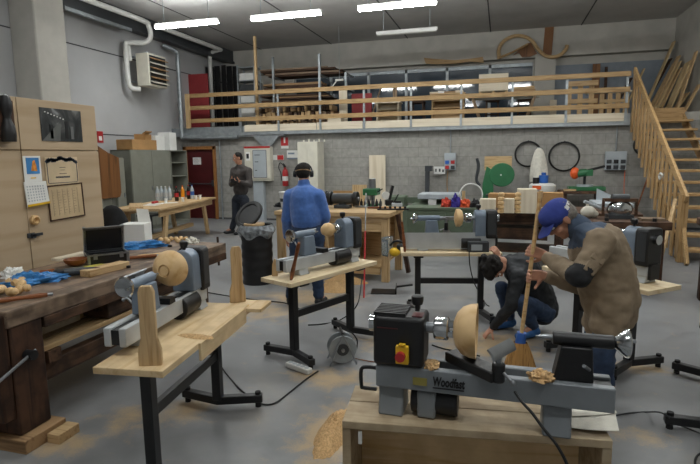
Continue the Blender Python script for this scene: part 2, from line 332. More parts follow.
# ------------------------------------------------------------------ lights
def lamp_fixture(x, y, z, label, on=True, W=1.55, rz=0.0):
    t = thing('ceiling_light', label, 'light', (x, y, z), rz, 'fluorescent ceiling lights')
    mb().prism([(-.03, -.011), (-.03, .05), (.03, .05), (.03, -.011)], (W/2, 0, 0), (0, 1, 0), (0, 0, 1), -W).build('housing', MT['white'], t)
    mb().prism([(-.04, -.012), (-.06, -.02), (-.06, -.036), (-.03, -.056), (.03, -.056), (.06, -.036), (.06, -.02), (.04, -.012)], (W/2-.02, 0, -.0), (0, 1, 0), (0, 0, 1), -W+.04).build('diffuser', LAMP_ON if on else MT['white'], t)
    for sx in (-.55, .55): mb().cyl((sx, 0, .05), (sx, 0, 5.2-z), .008, n=8).build('suspension_rod', MT['galv'], t)
    return t
LAMP_ON = emit('lamp_diffuser', '#f6f9f8', 88.0)
lamp_fixture(-6.63, 10.33, 4.6, 'lit fluorescent light nearest the left wall, beside the heating pipe')
lamp_fixture(-4.34, 10.40, 4.6, 'lit fluorescent light, middle one of the row near the ceiling')
lamp_fixture(-2.03, 10.41, 4.6, 'lit fluorescent light at the top edge, right end of the row')
lamp_fixture(-2.23, 12.64, 4.6, 'unlit fluorescent light hanging behind the lit row', on=False, W=1.45)
for x, y in [(.3, 9.2), (2.7, 9.2), (-6.2, 5.6), (-1.8, 5.6), (1.6, 5.6), (-2.2, 1.0), (1.2, 1.0)]:
    lamp_fixture(x, y, 4.6, 'lit fluorescent light above the workshop out of the picture')
S.world = bpy.data.worlds.new('world'); S.world.use_nodes = True
S.world.node_tree.nodes['Background'].inputs[0].default_value = (.5, .55, .62, 1); S.world.node_tree.nodes['Background'].inputs[1].default_value = .05
S.view_settings.view_transform = 'Standard'; S.view_settings.look = 'None'; S.view_settings.gamma = 1; S.view_settings.use_curve_mapping = False
S.view_settings.exposure = -0.1
# ================================================================== MEZZANINE AND STAIR
ZF = 2.58
def spot(px, y, z=ZF):                                   # x of a pixel column for something at depth y near height z
    return at(px, 232-(z-1.7)*36 - 75, y=y).x
# railing
t = thing('railing', 'long wooden railing with three boards and steel posts along the mezzanine edge', 'railing', (0, 12.93, 2.56))
RX0, RX1 = -8.42, 2.86
for z in (.18, .53, .86): mb().box((RX0, -.02, z-.055), (RX1-.2, .012, z+.055)).build('rail_board', MT['rail'], t, bevel=.006)
for px in (240, 278, 320, 364, 411, 461, 512, 566, 626):
    x = at(px, 110, y=12.95).x
    mb().box((x-.025, .0125, -.16), (x+.025, .04, .92)).build('post', MT['galv'], t)
mb().box((RX0-.02, -.05, -.02), (RX0+.12, -.02, .92)).build('end_board', MT['pine_z'], t, bevel=.005)
xs = [at(p, 122, y=13.1).x for p in (246, 318, 364, 411, 461, 512, 566, 624)]
for i in range(7): mb().box((xs[i]+.01, .042, -.15), (xs[i+1]-.01, .068, .03 + .01*(i % 2))).build('kick_board', MT['white_wood'], t, bevel=.004)
# staircase: up along y from 9.13 to 13
SY0, SY1, SX0, SX1, NS = 9.13, 12.96, 2.74, 3.78, 13
t = thing('staircase', 'wooden open staircase with slatted side leading up to the mezzanine', 'staircase', (SX0, SY0, 0))
rise, run = 2.58/NS, (SY1-SY0)/NS
sl = lambda y: y/(SY1-SY0)*2.58
for k in range(NS-1):
    o = mb().box((.03, k*run, (k+1)*rise-.045), (SX1-SX0-.03, k*run+run*1.08, (k+1)*rise)).build('tread', MT['stair_x'], t, bevel=.006)
for x in (.03, SX1-SX0-.07):
    mb().prism([(-.05, 0), (.25, 0), (SY1-SY0, 2.58-.28), (SY1-SY0, 2.55), (-.05, .03)], (x, 0, 0), (0, 1, 0), (0, 0, 1), .04).build('stringer', MT['stair_y'], t, bevel=.004)
mb().box((.03, SY1-SY0-.03, 2.34), (SX1-SX0-.03, SY1-SY0+.02, 2.66)).build('top_riser', MT['stair_x'], t, bevel=.004)
for x, lab in ((-.02, 'left'),):
    for k in range(14):
        y = .20 + k*.277
        if y > SY1-SY0: break
        zb = max(.02, sl(y)-.40) if x < 0 else sl(y)-.1
        mb().box((x, y-.065, zb), (x+.025, y+.065, sl(y)+.93)).build('slat', MT['stair'], t, bevel=.004)
    mb().bar((x+.01, -.10, .99), (x+.01, SY1-SY0, .99+2.58-.07), .05, .13, side=(1, 0, 0)).build('handrail', MT['stair_y'], t, bevel=.008)
    mb().box((x-.04, -.05, 0), (x+.06, .06, 1.06)).build('newel_post', MT['stair'], t, bevel=.006)
mb().bar((.0, -.30, .02), (.0, .0, .55), .05, .09, side=(1, 0, 0)).build('foot_brace', MT['stair_y'], t, bevel=.005)
o = one('cable_gland', mb().tube(curve_pts([(0, -.1, .02), (0, .0, .05), (0, .08, .0), (0, .02, -.05), (0, -.06, -.02)], 5), .018, 6, closed=True), MT['white'], 'white tangle of cable tied to the stair slats halfway up', 'cable', (SX0-.045, 10.35, 1.30))

# planks leaning on the right wall above the stair
rnd = random.Random(3)
lean = [(657, 112, 676, 58, 'dark'), (661, 116, 690, 40, 'grey'), (664, 117, 682, 62, 'tan'), (668, 118, 696, 55, 'tan'), (672, 118, 700, 60, 'grey'), (676, 119, 704, 66, 'tan'), (680, 119, 700, 84, 'pale'), (684, 119, 706, 76, 'grey'), (688, 119, 703, 92, 'tan'), (653, 110, 664, 66, 'dark'), (656, 112, 671, 54, 'grey'), (690, 119, 701, 60, 'pale'), (692, 119, 706, 50, 'tan'), (694, 119, 703, 84, 'tan')]
PM = {'dark': MT['dark_lumber'], 'grey': MT['ply_z'], 'tan': MT['pine_z'], 'pale': MT['ply_z']}
PL = ['dark narrow plank leaning in the mezzanine corner, second from left', 'longest pale plank leaning on the right wall above the stair', 'tan plank in front of the longest pale plank by the stair head', 'tall tan plank leaning on the right wall, mid fan', 'pale plywood board leaning on the right wall, fifth of the tall leaning row', 'tan plank at the right end of the tall leaning boards', 'short pale plywood offcut leaning among planks at the stair head', 'pale board leaning over the short plywood offcut', 'shortest tan plank at the right end of the leaning fan', 'dark plank at the left end of the leaning fan', 'slim pale plank near the left end of the leaning fan', 'wide pale board leaning at the right picture edge above the stair', 'tan plank behind the wide pale board at the picture edge', 'short tan board in front of the wide pale board at the picture edge']
for i, (bx, by, tx, ty, kd) in enumerate(lean):
    y = 15.9 - i*.2; b = V((3.45 + .05*i, y, ZF)) if i < 11 else V((3.75+.08*(i-11), (14.35, 13.9, 13.6)[i-11], ZF)); y = b.y; Lz = at(tx, ty, y=y).z-ZF
    top = V((4.2, y + rnd.uniform(.0, .25), ZF+max(.5, Lz)))
    if i in (9, 10): b.x, top.x = 2.75+.3*(i-9), 3.3+.3*(i-9); b.y = 15.95; top.y = 16.02
    w = rnd.uniform(.12, .24) if i < 11 else (.34, .16, .14)[i-11]
    o = one('plank', mb().bar((0, 0, 0), top-b, w, .03, side=(0, 1, .2)), PM[kd], PL[i], 'plank', b, group='planks leaning on the right wall')

# red panel, dark boards, steel rack on the left
def slab(name, px0, px1, pyt, y, m, label, cat, th=.03, zb=ZF, group=None, tilt=0.0, bevel=.004):
    a, b = at(px0, 120, y=y).x, at(px1, 120, y=y).x; zt = at((px0+px1)/2, pyt, y=y).z
    return one(name, mb().box((-(b-a)/2, -th/2, 0), ((b-a)/2, th/2, zt-zb)), m, label, cat, ((a+b)/2, y, zb), group=group, bevel=bevel, rot=(tilt, 0, 0))
slab('panel', 188.5, 210, 74, 14.0, MT['red_panel'], 'large red panel standing upright at the left end of the mezzanine', 'panel')
wh = ['first', 'second', 'third', 'fourth', 'fifth', 'sixth', 'seventh']
for i, (a, b, tp) in enumerate([(203, 206, 66), (207, 210, 67), (211, 216, 67), (217, 222, 66), (224, 228, 65), (229, 234, 66), (235, 239.5, 66)]):
    slab('board', a, b, tp, 14.9+.08*i, MT['black'], f'black upright board on the mezzanine, {wh[i]} from the red panel', 'board', .05, group='black boards behind the red panel')
xa, xb = at(239.5, 120, y=14).x, at(256, 120, y=14).x
t = thing('shelf_rack', 'narrow steel shelf rack with white boxes at the left of the lumber', 'rack', ((xa+xb)/2, 14.2, ZF)); hw = (xb-xa)/2
for sx in (-hw, hw):
    for sy in (-.2, .2): mb().box((sx-.02, sy-.02, 0), (sx+.02, sy+.02, 1.78)).build('upright', MT['galv'], t)
ZS = [at(248, p, y=14).z-ZF for p in (118, 103, 92, 80.5, 67)]
for z in ZS: mb().box((-hw, -.22, z-.015), (hw, .22, z+.015)).build('shelf', MT['galv'], t)
for z, h, m, lab in ((ZS[0], .30, 'white', 'tall white box on the lowest shelf of the steel rack'), (ZS[1], .19, 'white', 'white box on the second shelf of the steel rack'), (ZS[2], .2, 'dark_grey', 'dark grey box on the third shelf of the steel rack'), (ZS[3], .2, 'white', 'white box on the fourth shelf of the steel rack')):
    one('storage_box', mb().box((-hw+.03, -.16, 0), (hw-.03, .16, h)), MT[m], lab, 'box', ((xa+xb)/2, 14.2, ZF+z+.016), group='boxes on the steel rack', bevel=.006)
p = at(258, 127, y=13.25); one('pole', mb().box((-.035, -.03, 0), (.035, .03, at(256.5, 36, y=13.25).z-ZF)), MT['pine_z'], 'tall slim wooden pole standing behind the mezzanine railing', 'pole', (p.x, 13.25, ZF), bevel=.003)

# lumber rack
xa, xb = at(262, 110, y=14.4).x, at(350, 110, y=14.4).x
t = thing('lumber_rack', 'steel rack carrying stacks of dark rough lumber on the mezzanine', 'rack', (xa, 14.4, ZF))
for px in (274, 320, 346):
    x = at(px, 100, y=14.1).x-xa
    mb().box((x-.03, -.32, 0), (x+.03, -.26, 1.95 if px < 346 else 1.4)).build('upright', MT['galv'], t)
    for z in (.06, .72, 1.02, 1.42): mb().box((x-.02, -.3, z-.04), (x+.02, .5, z)).build('arm', MT['galv'], t)
nm = {'dark_lumber': 'dark', 'grey_wood': 'grey', 'tan_lumber': 'tan'}
rnd = random.Random(11)
ords = ['lowest', 'second', 'third', 'fourth', 'fifth', 'sixth', 'top']
def plank_stack(z0, rows, x0, x1, mats_, where, y0=14.3, dy=.7):
    z = z0
    for k in range(rows):
        th = rnd.uniform(.035, .06); L = (x1-x0)*rnd.uniform(.75, .98); xo = x0+(x1-x0-L)*rnd.random(); q = mats_[k % len(mats_)]; w = rnd.uniform(.45, dy)
        ol = [(0, 0), (L*.3, -.02), (L*.7, .015), (L, .02), (L-.05, w*.6), (L-.02, w), (L*.5, w-.03), (.03, w)]
        one('lumber_plank', mb().prism(ol, (0, 0, 0), (1, 0, 0), (0, 1, 0), th), MT[q], f'{nm[q]} rough plank in the {where} lumber stack on the mezzanine rack, {ords[k]} layer', 'plank', (xo, y0+rnd.uniform(-.05, .05), z+.002), rnd.uniform(-.02, .02), 'rough planks on the lumber rack'); z += th+.004
plank_stack(ZF+1.425, 5, xa, xb-.15, ['dark_lumber', 'grey_wood', 'dark_lumber'], 'uppermost'); plank_stack(ZF+1.025, 4, xa+.1, xb-.7, ['tan_lumber', 'dark_lumber', 'dark_lumber', 'tan_lumber'], 'middle'); plank_stack(ZF+.725, 4, xa, xb-.5, ['dark_lumber', 'dark_lumber', 'tan_lumber'], 'lower')
k = 0
for r in range(4):
    for c in range(22):
        w = rnd.uniform(.06, .085); h = rnd.uniform(.09, .13)
        m = MT[rnd.choice(['tan_lumber', 'pine', 'dark_lumber', 'grey_wood'])]
        x = xa+.12+c*.107+rnd.uniform(-.01, .01)
        one('offcut', mb().box((-w/2, 0, 0), (w/2, rnd.uniform(.4, .55), h)), m, 'end grain offcut packed in the heap at the foot of the lumber rack', 'offcut', (x, 13.75+rnd.uniform(-.05, .05), ZF+.002+r*.132), rnd.uniform(-.03, .03), 'wood offcuts stacked under the lumber')
# pale things right of it
slab('board', 339.5, 347.5, 88, 13.8, MT['white_wood_z'], 'pale narrow upright board right of the lumber rack', 'board', .04)
slab('storage_box', 329.5, 342.5, 114, 13.5, MT['white_wood'], 'pale square box at the foot of the narrow upright board', 'box', .3)
p = at(339.5, 81, y=13.9)
t = thing('pendant_lamp', 'small white pendant lamp on a thin wire above the lumber', 'lamp', p)
mb().tube([(0, 0, .03), (0, 0, 5.2-p.z)], .006, 6).build('wire', MT['galv'], t); mb().box((-.11, -.04, 0), (.11, .04, .05)).bar((-.09, 0, .0), (-.24, 0, -.17), .03, .03).build('lamp_head', MT['white'], t, bevel=.008)
slab('padded_panel', 352, 372, 93.5, 14.5, MT['red_panel'], 'red padded panel standing by the windows of the mezzanine', 'panel', .08, ZF, bevel=.02)
t = bpy.data.objects['padded_panel']
a, b = at(381, 88, y=14.7), at(369, 122, y=14.7); b.z = ZF
one('plank', mb().bar((0, 0, 0), a-b+V((0, .0, 0)), .09, .03), MT['grey_wood_z'], 'slanted plank leaning beside the red padded panel', 'plank', b)
def carcass(name, px0, px1, pyt, y, shelves, m, label, cat, depth=.4, zb=ZF, back=True):
    a, b = at(px0, 118, y=y).x, at(px1, 118, y=y).x; H = at(px0, pyt, y=y).z-zb; w = (b-a)/2
    t = thing(name, label, cat, ((a+b)/2, y, zb))
    for s in (-1, 1): mb().box((s*w-.015, 0, 0), (s*w+.015, depth, H)).build('side_panel', m, t)
    mb().box((-w-.05, -.05, H), (w+.05, depth, H+.03)).build('top_board', m, t)
    for q in shelves: mb().box((-w, 0, H*q-.012), (w, depth, H*q+.012)).build('shelf', m, t)
    if back: mb().box((-w, depth-.02, 0), (w, depth, H)).build('back_panel', m, t)
    return t, H
carcass('drawer_crate', 377, 398, 103.5, 13.9, (.1, .4, .7), MT['white_wood'], 'pale wooden drawer crate right of the red padded panel', 'crate')
slab('board', 393, 397, 87, 14.4, MT['grey_wood_z'], 'grey upright board standing behind the pale drawer crate', 'board')
t, H = carcass('shelf_unit', 432, 463, 95, 13.8, (.1, .5, .78), MT['pine'], 'wooden shelf unit with a loaded top on the mezzanine', 'shelf')
for i, (px, w, h, q) in enumerate([(434, .22, .05, 'white_wood'), (441, .16, .07, 'paper'), (450, .3, .05, 'tan_lumber'), (459, .2, .06, 'white_wood')]):
    one('offcut', mb().box((-w/2, 0, 0), (w/2, .25, h)), MT[q], ['pale flat offcut at the left of the shelf unit top', 'white small block on the shelf unit top', 'tan flat board on the shelf unit top', 'pale offcut at the right end of the shelf unit top'][i], 'offcut', (at(px, 92, y=13.85).x, 13.85, ZF+H+.031))
a, b = at(468, 97, y=13.8), at(540, 97, y=13.8)
t = thing('trestle_table', 'long white topped table standing behind the mezzanine railing', 'table', ((a.x+b.x)/2, 14.0, ZF)); w = (b.x-a.x)/2; H = a.z-ZF
mb().box((-w, -.3, H-.05), (w, .3, H+.04)).build('tabletop', MT['white'], t, bevel=.006)
for s in (-1, 1):
    for q in (-.25, .25): mb().bar((s*(w-.3), q, 0), (s*(w-.12), q, H-.05), .05, .07).build('leg', MT['grey_wood_z'], t)
TZ = ZF+H+.041
a, b = at(479, 90, y=14), at(508, 90, y=14)
t = thing('wooden_crate', 'pale wooden crate on feet standing on the long white table', 'crate', ((a.x+b.x)/2, 14, TZ)); w = (b.x-a.x)/2; H = at(490, 75, y=14).z-TZ
mb().box((-w, -.2, .08), (w, .2, H)).build('box', MT['white_wood'], t, bevel=.006)
for s in (-.9, 0, .9):
    for q in (-.15, .15): mb().box((s*w-.03, q-.03, 0), (s*w+.03, q+.03, .08)).build('foot', MT['pine'], t)
for i, (p0, p1, h, q) in enumerate([(511, 535, .09, 'tan_lumber'), (512, 534, .07, 'pine')]):
    a, b = at(p0, 95, y=14).x, at(p1, 95, y=14).x
    one('offcut', mb().box((0, -.15, 0), (b-a, .15, h)), MT[q], ['tan thick board right of the crate on the white table', 'yellow board lying on the tan thick board beside the crate'][i], 'offcut', (a, 14, TZ+.092*i), bevel=.004)
for i, (px, H) in enumerate([(404, .75), (418, .6), (492, .62), (524, .6)]):
    x = at(px, 115, y=14.6 if i < 2 else 15.2).x; y = 14.6 if i < 2 else 15.2
    t = thing('stool', ['dark stool left of the shelf unit under the windows', 'small dark stool beside the shelf unit', 'dark stool behind the white table, under the crate', 'dark stool behind the right half of the white table'][i], 'stool', (x, y, ZF), group='dark stools on the mezzanine')
    mb().box((-.19, -.19, H-.05), (.19, .19, H)).build('seat', MT['dark_lumber'], t, bevel=.01)
    for sx in (-.15, .15):
        for sy in (-.15, .15): mb().bar((sx*1.15, sy*1.15, 0), (sx, sy, H-.05), .035, .035).build('leg', MT['dark_lumber'], t)
    mb().bar((-.16, -.16, H*.35), (.16, -.16, H*.35), .02, .03).build('stretcher', MT['dark_lumber'], t)
# wooden frames on the right
a, b = at(566, 110, y=13.6), at(597, 110, y=13.6); w = b.x-a.x; H = at(580, 81, y=13.6).z-ZF
t = thing('display_stand', 'wooden chair-like frame with a square opening by the railing end', 'frame', (a.x, 13.6, ZF))
for q in (.0, w*.36, w*.72): mb().box((q, 0, 0), (q+.11, .04, H if q < .7*w else H-.05)).build('upright', MT['pine_z'], t, bevel=.004)
for z, h in ((H-.12, .12), (H-.52, .11), (.18, .09)): mb().box((0, -.02, z), (w, .0, z+h)).build('cross_board', MT['pine'], t, bevel=.004)
a, b = at(599, 110, y=13.7), at(628, 110, y=13.7); w = b.x-a.x; H = at(612, 92, y=13.7).z-ZF
t = thing('slat_frame', 'low wooden slatted frame standing next to the railing end', 'frame', (a.x, 13.7, ZF))
for k in range(4): mb().box((k*(w-.1)/3, 0, 0), (k*(w-.1)/3+.1, .04, H)).build('slat', MT['pine_z'], t, bevel=.004)
mb().box((-.3, -.06, H-.02), (w+.05, .12, H+.02)).build('top_board', MT['white_wood'], t); mb().box((0, -.02, .3), (w, 0, .38)).build('cross_board', MT['pine'], t)
slab('board', 590, 597.5, 64, 16.1, MT['brown'], 'brown upright board standing against the grey rear panel', 'board', .04)
slab('board', 602, 605, 67, 16.0, MT['dark_lumber'], 'thin dark batten standing right of the brown upright board', 'board', .04)
slab('board', 549, 556, 100, 15.6, MT['white_wood_z'], 'pale short board leaning at the foot of the concrete column', 'board', .04)
# carvings on the concrete beam
Y = 16.097
def on_beam(pts, y=Y):
    P = [at(a, b, y=y) for a, b in pts]; o = P[0]; return o, [(p.x-o.x, p.z-o.z) for p in P]
o, q = on_beam([(424, 58), (433, 59), (455, 60.5), (474, 58.5), (483, 57), (484, 63), (470, 61.8), (455, 64), (436, 64.5), (426, 64)])
one('carving', mb().prism(q, (0, 0, 0), (1, 0, 0), (0, 0, 1), .05), MT['rail'], 'long flat carved wooden yoke fixed on the concrete beam', 'carving', o)
o, q = on_beam([(513, 55.5), (522, 48), (528, 43.5), (531, 43), (533, 47), (537, 54), (530, 57), (522, 57.5), (519, 53)])
one('carving', mb().prism(q, (0, 0, 0), (1, 0, 0), (0, 0, 1), .05), MT['brown'], 'brown bird-shaped carving inside the bent wooden hoop on the beam', 'carving', o)
P = [at(a, b, y=Y-.105) for a, b in [(499, 59), (499, 49), (504, 41), (514, 36), (524, 36.5), (532, 41), (538, 49), (545, 55.5), (553, 57), (561, 54.5), (566, 49), (567, 45)]]
one('wood_hoop', mb().tube([p-P[0] for p in curve_pts(P, 6)], .05, 8), MT['pine'], 'bent pale wooden hoop curling along the concrete beam', 'carving', P[0])
P = [at(a, b, y=Y-.197) for a, b in [(499, 58), (513, 52), (528, 44)]]
one('wood_stick', mb().tube([p-P[0] for p in P], [.035, .03, .03], 8), MT['rail'], 'straight wooden stick crossing the bent hoop on the beam', 'stick', P[0])
o, q = on_beam([(542.5, 55), (545, 27), (554, 26), (551.5, 55)])
one('board', mb().prism(q, (0, 0, 0), (1, 0, 0), (0, 0, 1), .04), MT['brown'], 'brown upright board fixed to the beam beside the hoop', 'board', o)

# ================================================================== PIPES AND HEATER
PX = -8.3
A = [at(70, -4, x=PX), at(147, 20, x=PX), at(151, 24, x=PX), at(151, 31, x=PX)]
A[2].y += .02; zl = A[0].z
pts = curve_pts([V((PX, 7.5, 4.98)), V((PX, 9.5, 4.98)), V((PX, 11.1, 4.98)), V((PX, 11.32, 4.9)), V((PX, 11.36, 4.65)), V((-8.45, 11.3, 4.52)), V((-8.72, 11.1, 4.5)), V((-8.78, 11.05, 4.4)), V((-8.78, 11.05, 3.65)), V((-8.74, 11.1, 3.44)), V((-8.6, 11.25, 3.42))], 6)
t = thing('heating_pipe', 'white heating pipe dropping from the ceiling to the wall heater', 'pipe', (PX, 11.3, 4.5))
mb().tube([p-V((PX, 11.3, 4.5)) for p in pts], .06, 10).build('pipe', MT['white'], t)
mb().tube([p-V((PX, 11.3, 4.5)) for p in [V((-8.78, 11.14, 4.5)), V((-8.78, 11.17, 4.1))]], .05, 10).build('branch', MT['white'], t)
pts = curve_pts([V((PX, 11.6, 4.98)), V((PX, 13.0, 4.98)), V((PX, 14.6, 4.98)), V((PX-.1, 14.75, 4.98)), V((-8.65, 14.75, 4.9)), V((-8.7, 14.75, 4.6)), V((-8.7, 14.75, 2.6))], 6)
one('heating_pipe', mb().tube(pts, .06, 10), MT['white'], 'white pipe running along the ceiling to the far left corner', 'pipe')
one('heating_pipe', mb().tube(curve_pts([V((-8.85, 12.6, 4.75)), V((-8.62, 12.9, 4.6)), V((-8.6, 12.9, 4.3)), V((-8.6, 12.9, 3.0)), V((-8.6, 12.9, 2.35)), V((-8.5, 12.9, 2.3)), V((-8.0, 12.92, 2.28)), V((-6.9, 12.95, 2.28))], 6), .06, 10), MT['galv'], 'grey duct coming down the corner above the red door', 'pipe')
one('light_strip', mb().box((-8.6, 9.0, 4.72), (-8.53, 11.0, 4.79)), MT['galv'], 'pale conduit strip under the dark beam on the left wall', 'conduit')
t = thing('unit_heater', 'cream wall heater with horizontal louvres hung high on the left wall', 'heater', (-8.5, 11.55, 3.5))
mb().box((-.18, -.3, 0), (.17, .42, .78)).build('casing', MT['cream'], t, bevel=.012)
mb().box((.165, -.25, .05), (.18, .38, .73)).build('outlet', MT['dark_grey'], t)
for k in range(6): mb().obox((.21, .065, .10+k*.113), (.14, .62, .018), RY(R(25))).build('louvre', MT['tan_lumber'] if k % 2 else MT['cream'], t)
for y, z in ((-.2, .7), (.3, .7), (-.2, .1), (.3, .1)): mb().box((-.49, y-.02, z), (-.1, y+.02, z+.04)).build('bracket', MT['galv'], t)
mb().cyl((0, -.1, .78), (0, -.1, .84), .03).cyl((0, .25, .78), (0, .25, .84), .03).build('valve', MT['steel'], t)
# conduits over the door and the lower wall
one('conduit', mb().tube(curve_pts([V((-8.1, 13.03, 2.32)), V((-7.6, 13.03, 2.3)), V((-7.52, 13.03, 2.2)), V((-7.52, 13.03, 0.01))], 5), .02, 8), MT['galv'], 'thin steel conduit running down the wall beside the red door', 'conduit')
t = thing('duct', 'pale grey cable duct with a wide funnel under the mezzanine edge', 'duct', (at(254, 138, y=13.0).x, 13.0, 2.3))
mb().box((-.5, -.04, -.02), (.9, .06, .06)).build('channel', MT['galv'], t); mb().prism([(.0, -.02), (.75, -.02), (.48, -.3), (.28, -.3)], (0, .06, 0), (1, 0, 0), (0, 0, 1), .1).build('funnel', MT['galv'], t)
# ================================================================== LEFT SIDE: CABINET AND OLD BENCH
CX = -4.0
t = thing('plywood_cabinet', 'tall plain plywood cabinet with calendar and poster behind the old workbench', 'cabinet', (CX, 0, 0))
ys = at(24, 180, x=CX).y; Y0, Y1 = .9, 4.5; zs = at(60, 150.5, x=CX).z; CH = 2.25
mb().box((-.6, Y0, 0), (-.03, Y1, CH)).build('body', MT['cabinet'], t)
for a, b in ((Y0, ys), (ys, Y1)):
    for c_, e in ((.06, zs), (zs, CH)):
        mb().box((-.028, a+.004, c_+.004), (0, b-.004, e-.004)).build('door', MT['cabinet'], t, bevel=.003)
p = at(33, 220, x=CX); kn = mb().lathe([(.032, 0), (.045, .01), (.045, .035), (.03, .045), (.02, .03), (.018, .012)], (0, p.y, p.z), (1, 0, 0), 20).build('pull_ring', MT['turned'], t)
p = at(32, 235, x=CX); mb().box((0, p.y-.05, p.z-.02), (.012, p.y+.02, p.z+.02)).box((.012, p.y-.02, p.z-.012), (.03, p.y+.09, p.z+.012)).cyl((.0, p.y+.0, p.z-.01), (.03, p.y, p.z-.01), .02, n=10).build('hasp', MT['dark_grey'], t)
def wall_rect(TL, BR, x): return at(*TL, x=x), at(*BR, x=x)
# poster: a photograph of a workshop hall
XF = CX+.006
def mat_poster():
    m, nt, p = new_mat('poster_print'); nz = tex_noise(nt, (1, 2.2, 1.4), 3.2, 7, 1.2)
    r = ramp(nt, nz.outputs[0], [(.3, lin('#15181a')), (.5, lin('#2b2f31')), (.62, lin('#4d4f4e')), (.74, lin('#8c8f90'))]); nt.links.new(r.outputs[0], p.inputs['Base Color']); p.inputs['Roughness'].default_value = .35; return m
a, b = at(39, 107, x=XF), at(83, 142, x=XF); w, h = b.y-a.y, a.z-b.z
t = thing('poster', 'dark landscape poster of a workshop hall on the plywood cabinet', 'poster', (XF, a.y, b.z))
mb().box((-.003, 0, 0), (.0, w, h)).build('sheet', mat_poster(), t)
c = mb().prism([(0, 0), (w*.42, 0), (w*.47, h*.55), (w*.40, h*.55)], (.002, 0, 0), (0, 1, 0), (0, 0, 1), .001)
c.build('printed_aisle', mat('print_grey', '#5d5f5c', .4), t)
c = mb()
for k in range(7): c.box((.001, w*(.10+.07*k), h*(.86-.03*k)), (.003, w*(.13+.07*k), h*(.89-.03*k)))
c.build('printed_lamps', MT['paper'], t)
for q0, hh in ((.56, .55), (.70, .40), (.20, .42)):
    mb().box((.001, w*q0, h*.08), (.003, w*(q0+.07), h*(.08+hh))).build('printed_figure', mat('print_dark', '#0f1214', .4) if q0 < .6 else MT['print_b'] if 'print_b' in MT else mat('print_mid', '#6a6c6c', .4), t)
# calendar
a, b = at(22, 156, x=XF), at(42, 181, x=XF); w, h = b.y-a.y, a.z-b.z
t = thing('calendar', 'white wall calendar with a blue picture and a hanging pad', 'calendar', (XF, a.y, b.z))
mb().box((0, 0, 0), (.004, w, h)).build('card', MT['paper'], t)
c = mb().box((.004, w*.16, h*.30), (.006, w*.9, h*.93), m=0)
c.build('picture', mat('calendar_sky', '#3f86c4', .4, 0, .25, 5), t)
c = mb().prism([(w*.40, h*.42), (w*.75, h*.40), (w*.72, h*.62), (w*.64, h*.84), (w*.52, h*.80), (w*.45, h*.6)], (.0065, 0, 0), (0, 1, 0), (0, 0, 1), .001); c.build('picture_motif', mat('motif', '#d88a2e', .5, 0, .4, 30), t)
mb().box((.0045, w*.35, h*.12), (.006, w*.65, h*.16)).build('heading', MT['yellow'], t)
tl, tr, br, bl = at(24, 182, x=XF+.01), at(46, 181, x=XF+.01), at(50, 203, x=XF+.02), at(28, 207, x=XF+.02)
o_ = V((XF, a.y, b.z)); P = [q-o_ for q in (tl, tr, br, bl)]
mb().add([P[0], P[1], P[2], P[3]]+[q-V((.008, 0, 0)) for q in P], [(0, 3, 2, 1), (4, 5, 6, 7), (0, 1, 5, 4), (1, 2, 6, 5), (2, 3, 7, 6), (3, 0, 4, 7)]).build('pad', MT['paper'], t)
c = mb()
for r in range(6):
    for k in range(7):
        u, v = (k+.8)/8.4, .2+r/8.5; q = P[0].lerp(P[1], u).lerp(P[3].lerp(P[2], u), v); c.obox(q+V((.002, 0, 0)), (.002, .010, .012))
c.build('date_figures', mat('print_pale', '#a9aeb4', .7), t)
mb().bar(P[3]+V((.002, 0, .008)), P[2]+V((.002, 0, .008)), .004, .02, side=(1, 0, 0)).build('yellow_band', MT['yellow'], t)
# certificate
a, b = at(44, 157, x=XF), at(79, 184, x=XF); w, h = b.y-a.y, a.z-b.z
t = thing('certificate', 'beige printed certificate with an ornate dark border beside the calendar', 'certificate', (XF, a.y, b.z))
mb().box((0, 0, 0), (.004, w, h)).build('sheet', mat('parchment', '#cdb896', .7), t); ink = mat('ink', '#3a4250', .7)
c = mb(); rnd = random.Random(5)
for k in range(26):
    u = k/25; zz = .84+.09*math.sin(u*math.pi)+.03*math.sin(u*17); c.obox((.005, w*(.05+.9*u), h*zz), (.001, .03, .02+.02*rnd.random()), RX(rnd.random()))
for y0 in (.04, .95): c.box((.0045, w*y0, h*.1), (.0055, w*(y0+.02), h*.8))
c.box((.0045, w*.06, h*.08), (.0055, w*.94, h*.10)); c.build('ornate_border', ink, t)
c = mb()
for y0, y1, z0, hh in ((.42, .60, .62, .02), (.44, .58, .53, .015), (.40, .62, .40, .02), (.28, .72, .26, .06)):
    n = int((y1-y0)*40)
    for k in range(n): c.box((.0045, w*(y0+(y1-y0)*k/n), h*z0), (.0055, w*(y0+(y1-y0)*(k+.72)/n), h*(z0+hh)))
c.build('printed_text', ink, t)
# chart
a, b = at(48, 187, x=XF), at(84, 215.5, x=XF); w, h = b.y-a.y, a.z-b.z
t = thing('framed_chart', 'beige framed chart with ruled columns under the certificate', 'chart', (XF, a.y, b.z), rot=(R(1.5), 0, 0))
mb().box((0, 0, 0), (.003, w, h)).build('sheet', mat('chart_paper', '#c2ab86', .7), t)
mb().box((0, -.012, -.012), (.008, 0, h+.012)).box((0, w, -.012), (.008, w+.012, h+.012)).box((0, 0, -.012), (.008, w, 0)).box((0, 0, h), (.008, w, h+.012)).build('frame', MT['old_z'], t)
c = mb()
for k in range(6): c.box((.003, w*(.1+.15*k), h*.1), (.004, w*(.1+.15*k)+.004, h*.9))
for k in range(5):
    for r in range(9): c.box((.003, w*(.12+.15*k), h*(.16+.08*r)), (.004, w*(.12+.15*k+.03+.05*((k*r) % 3)/2), h*(.17+.08*r)))
c.build('ruled_columns', mat('faint_ink', '#8a7860', .7), t)
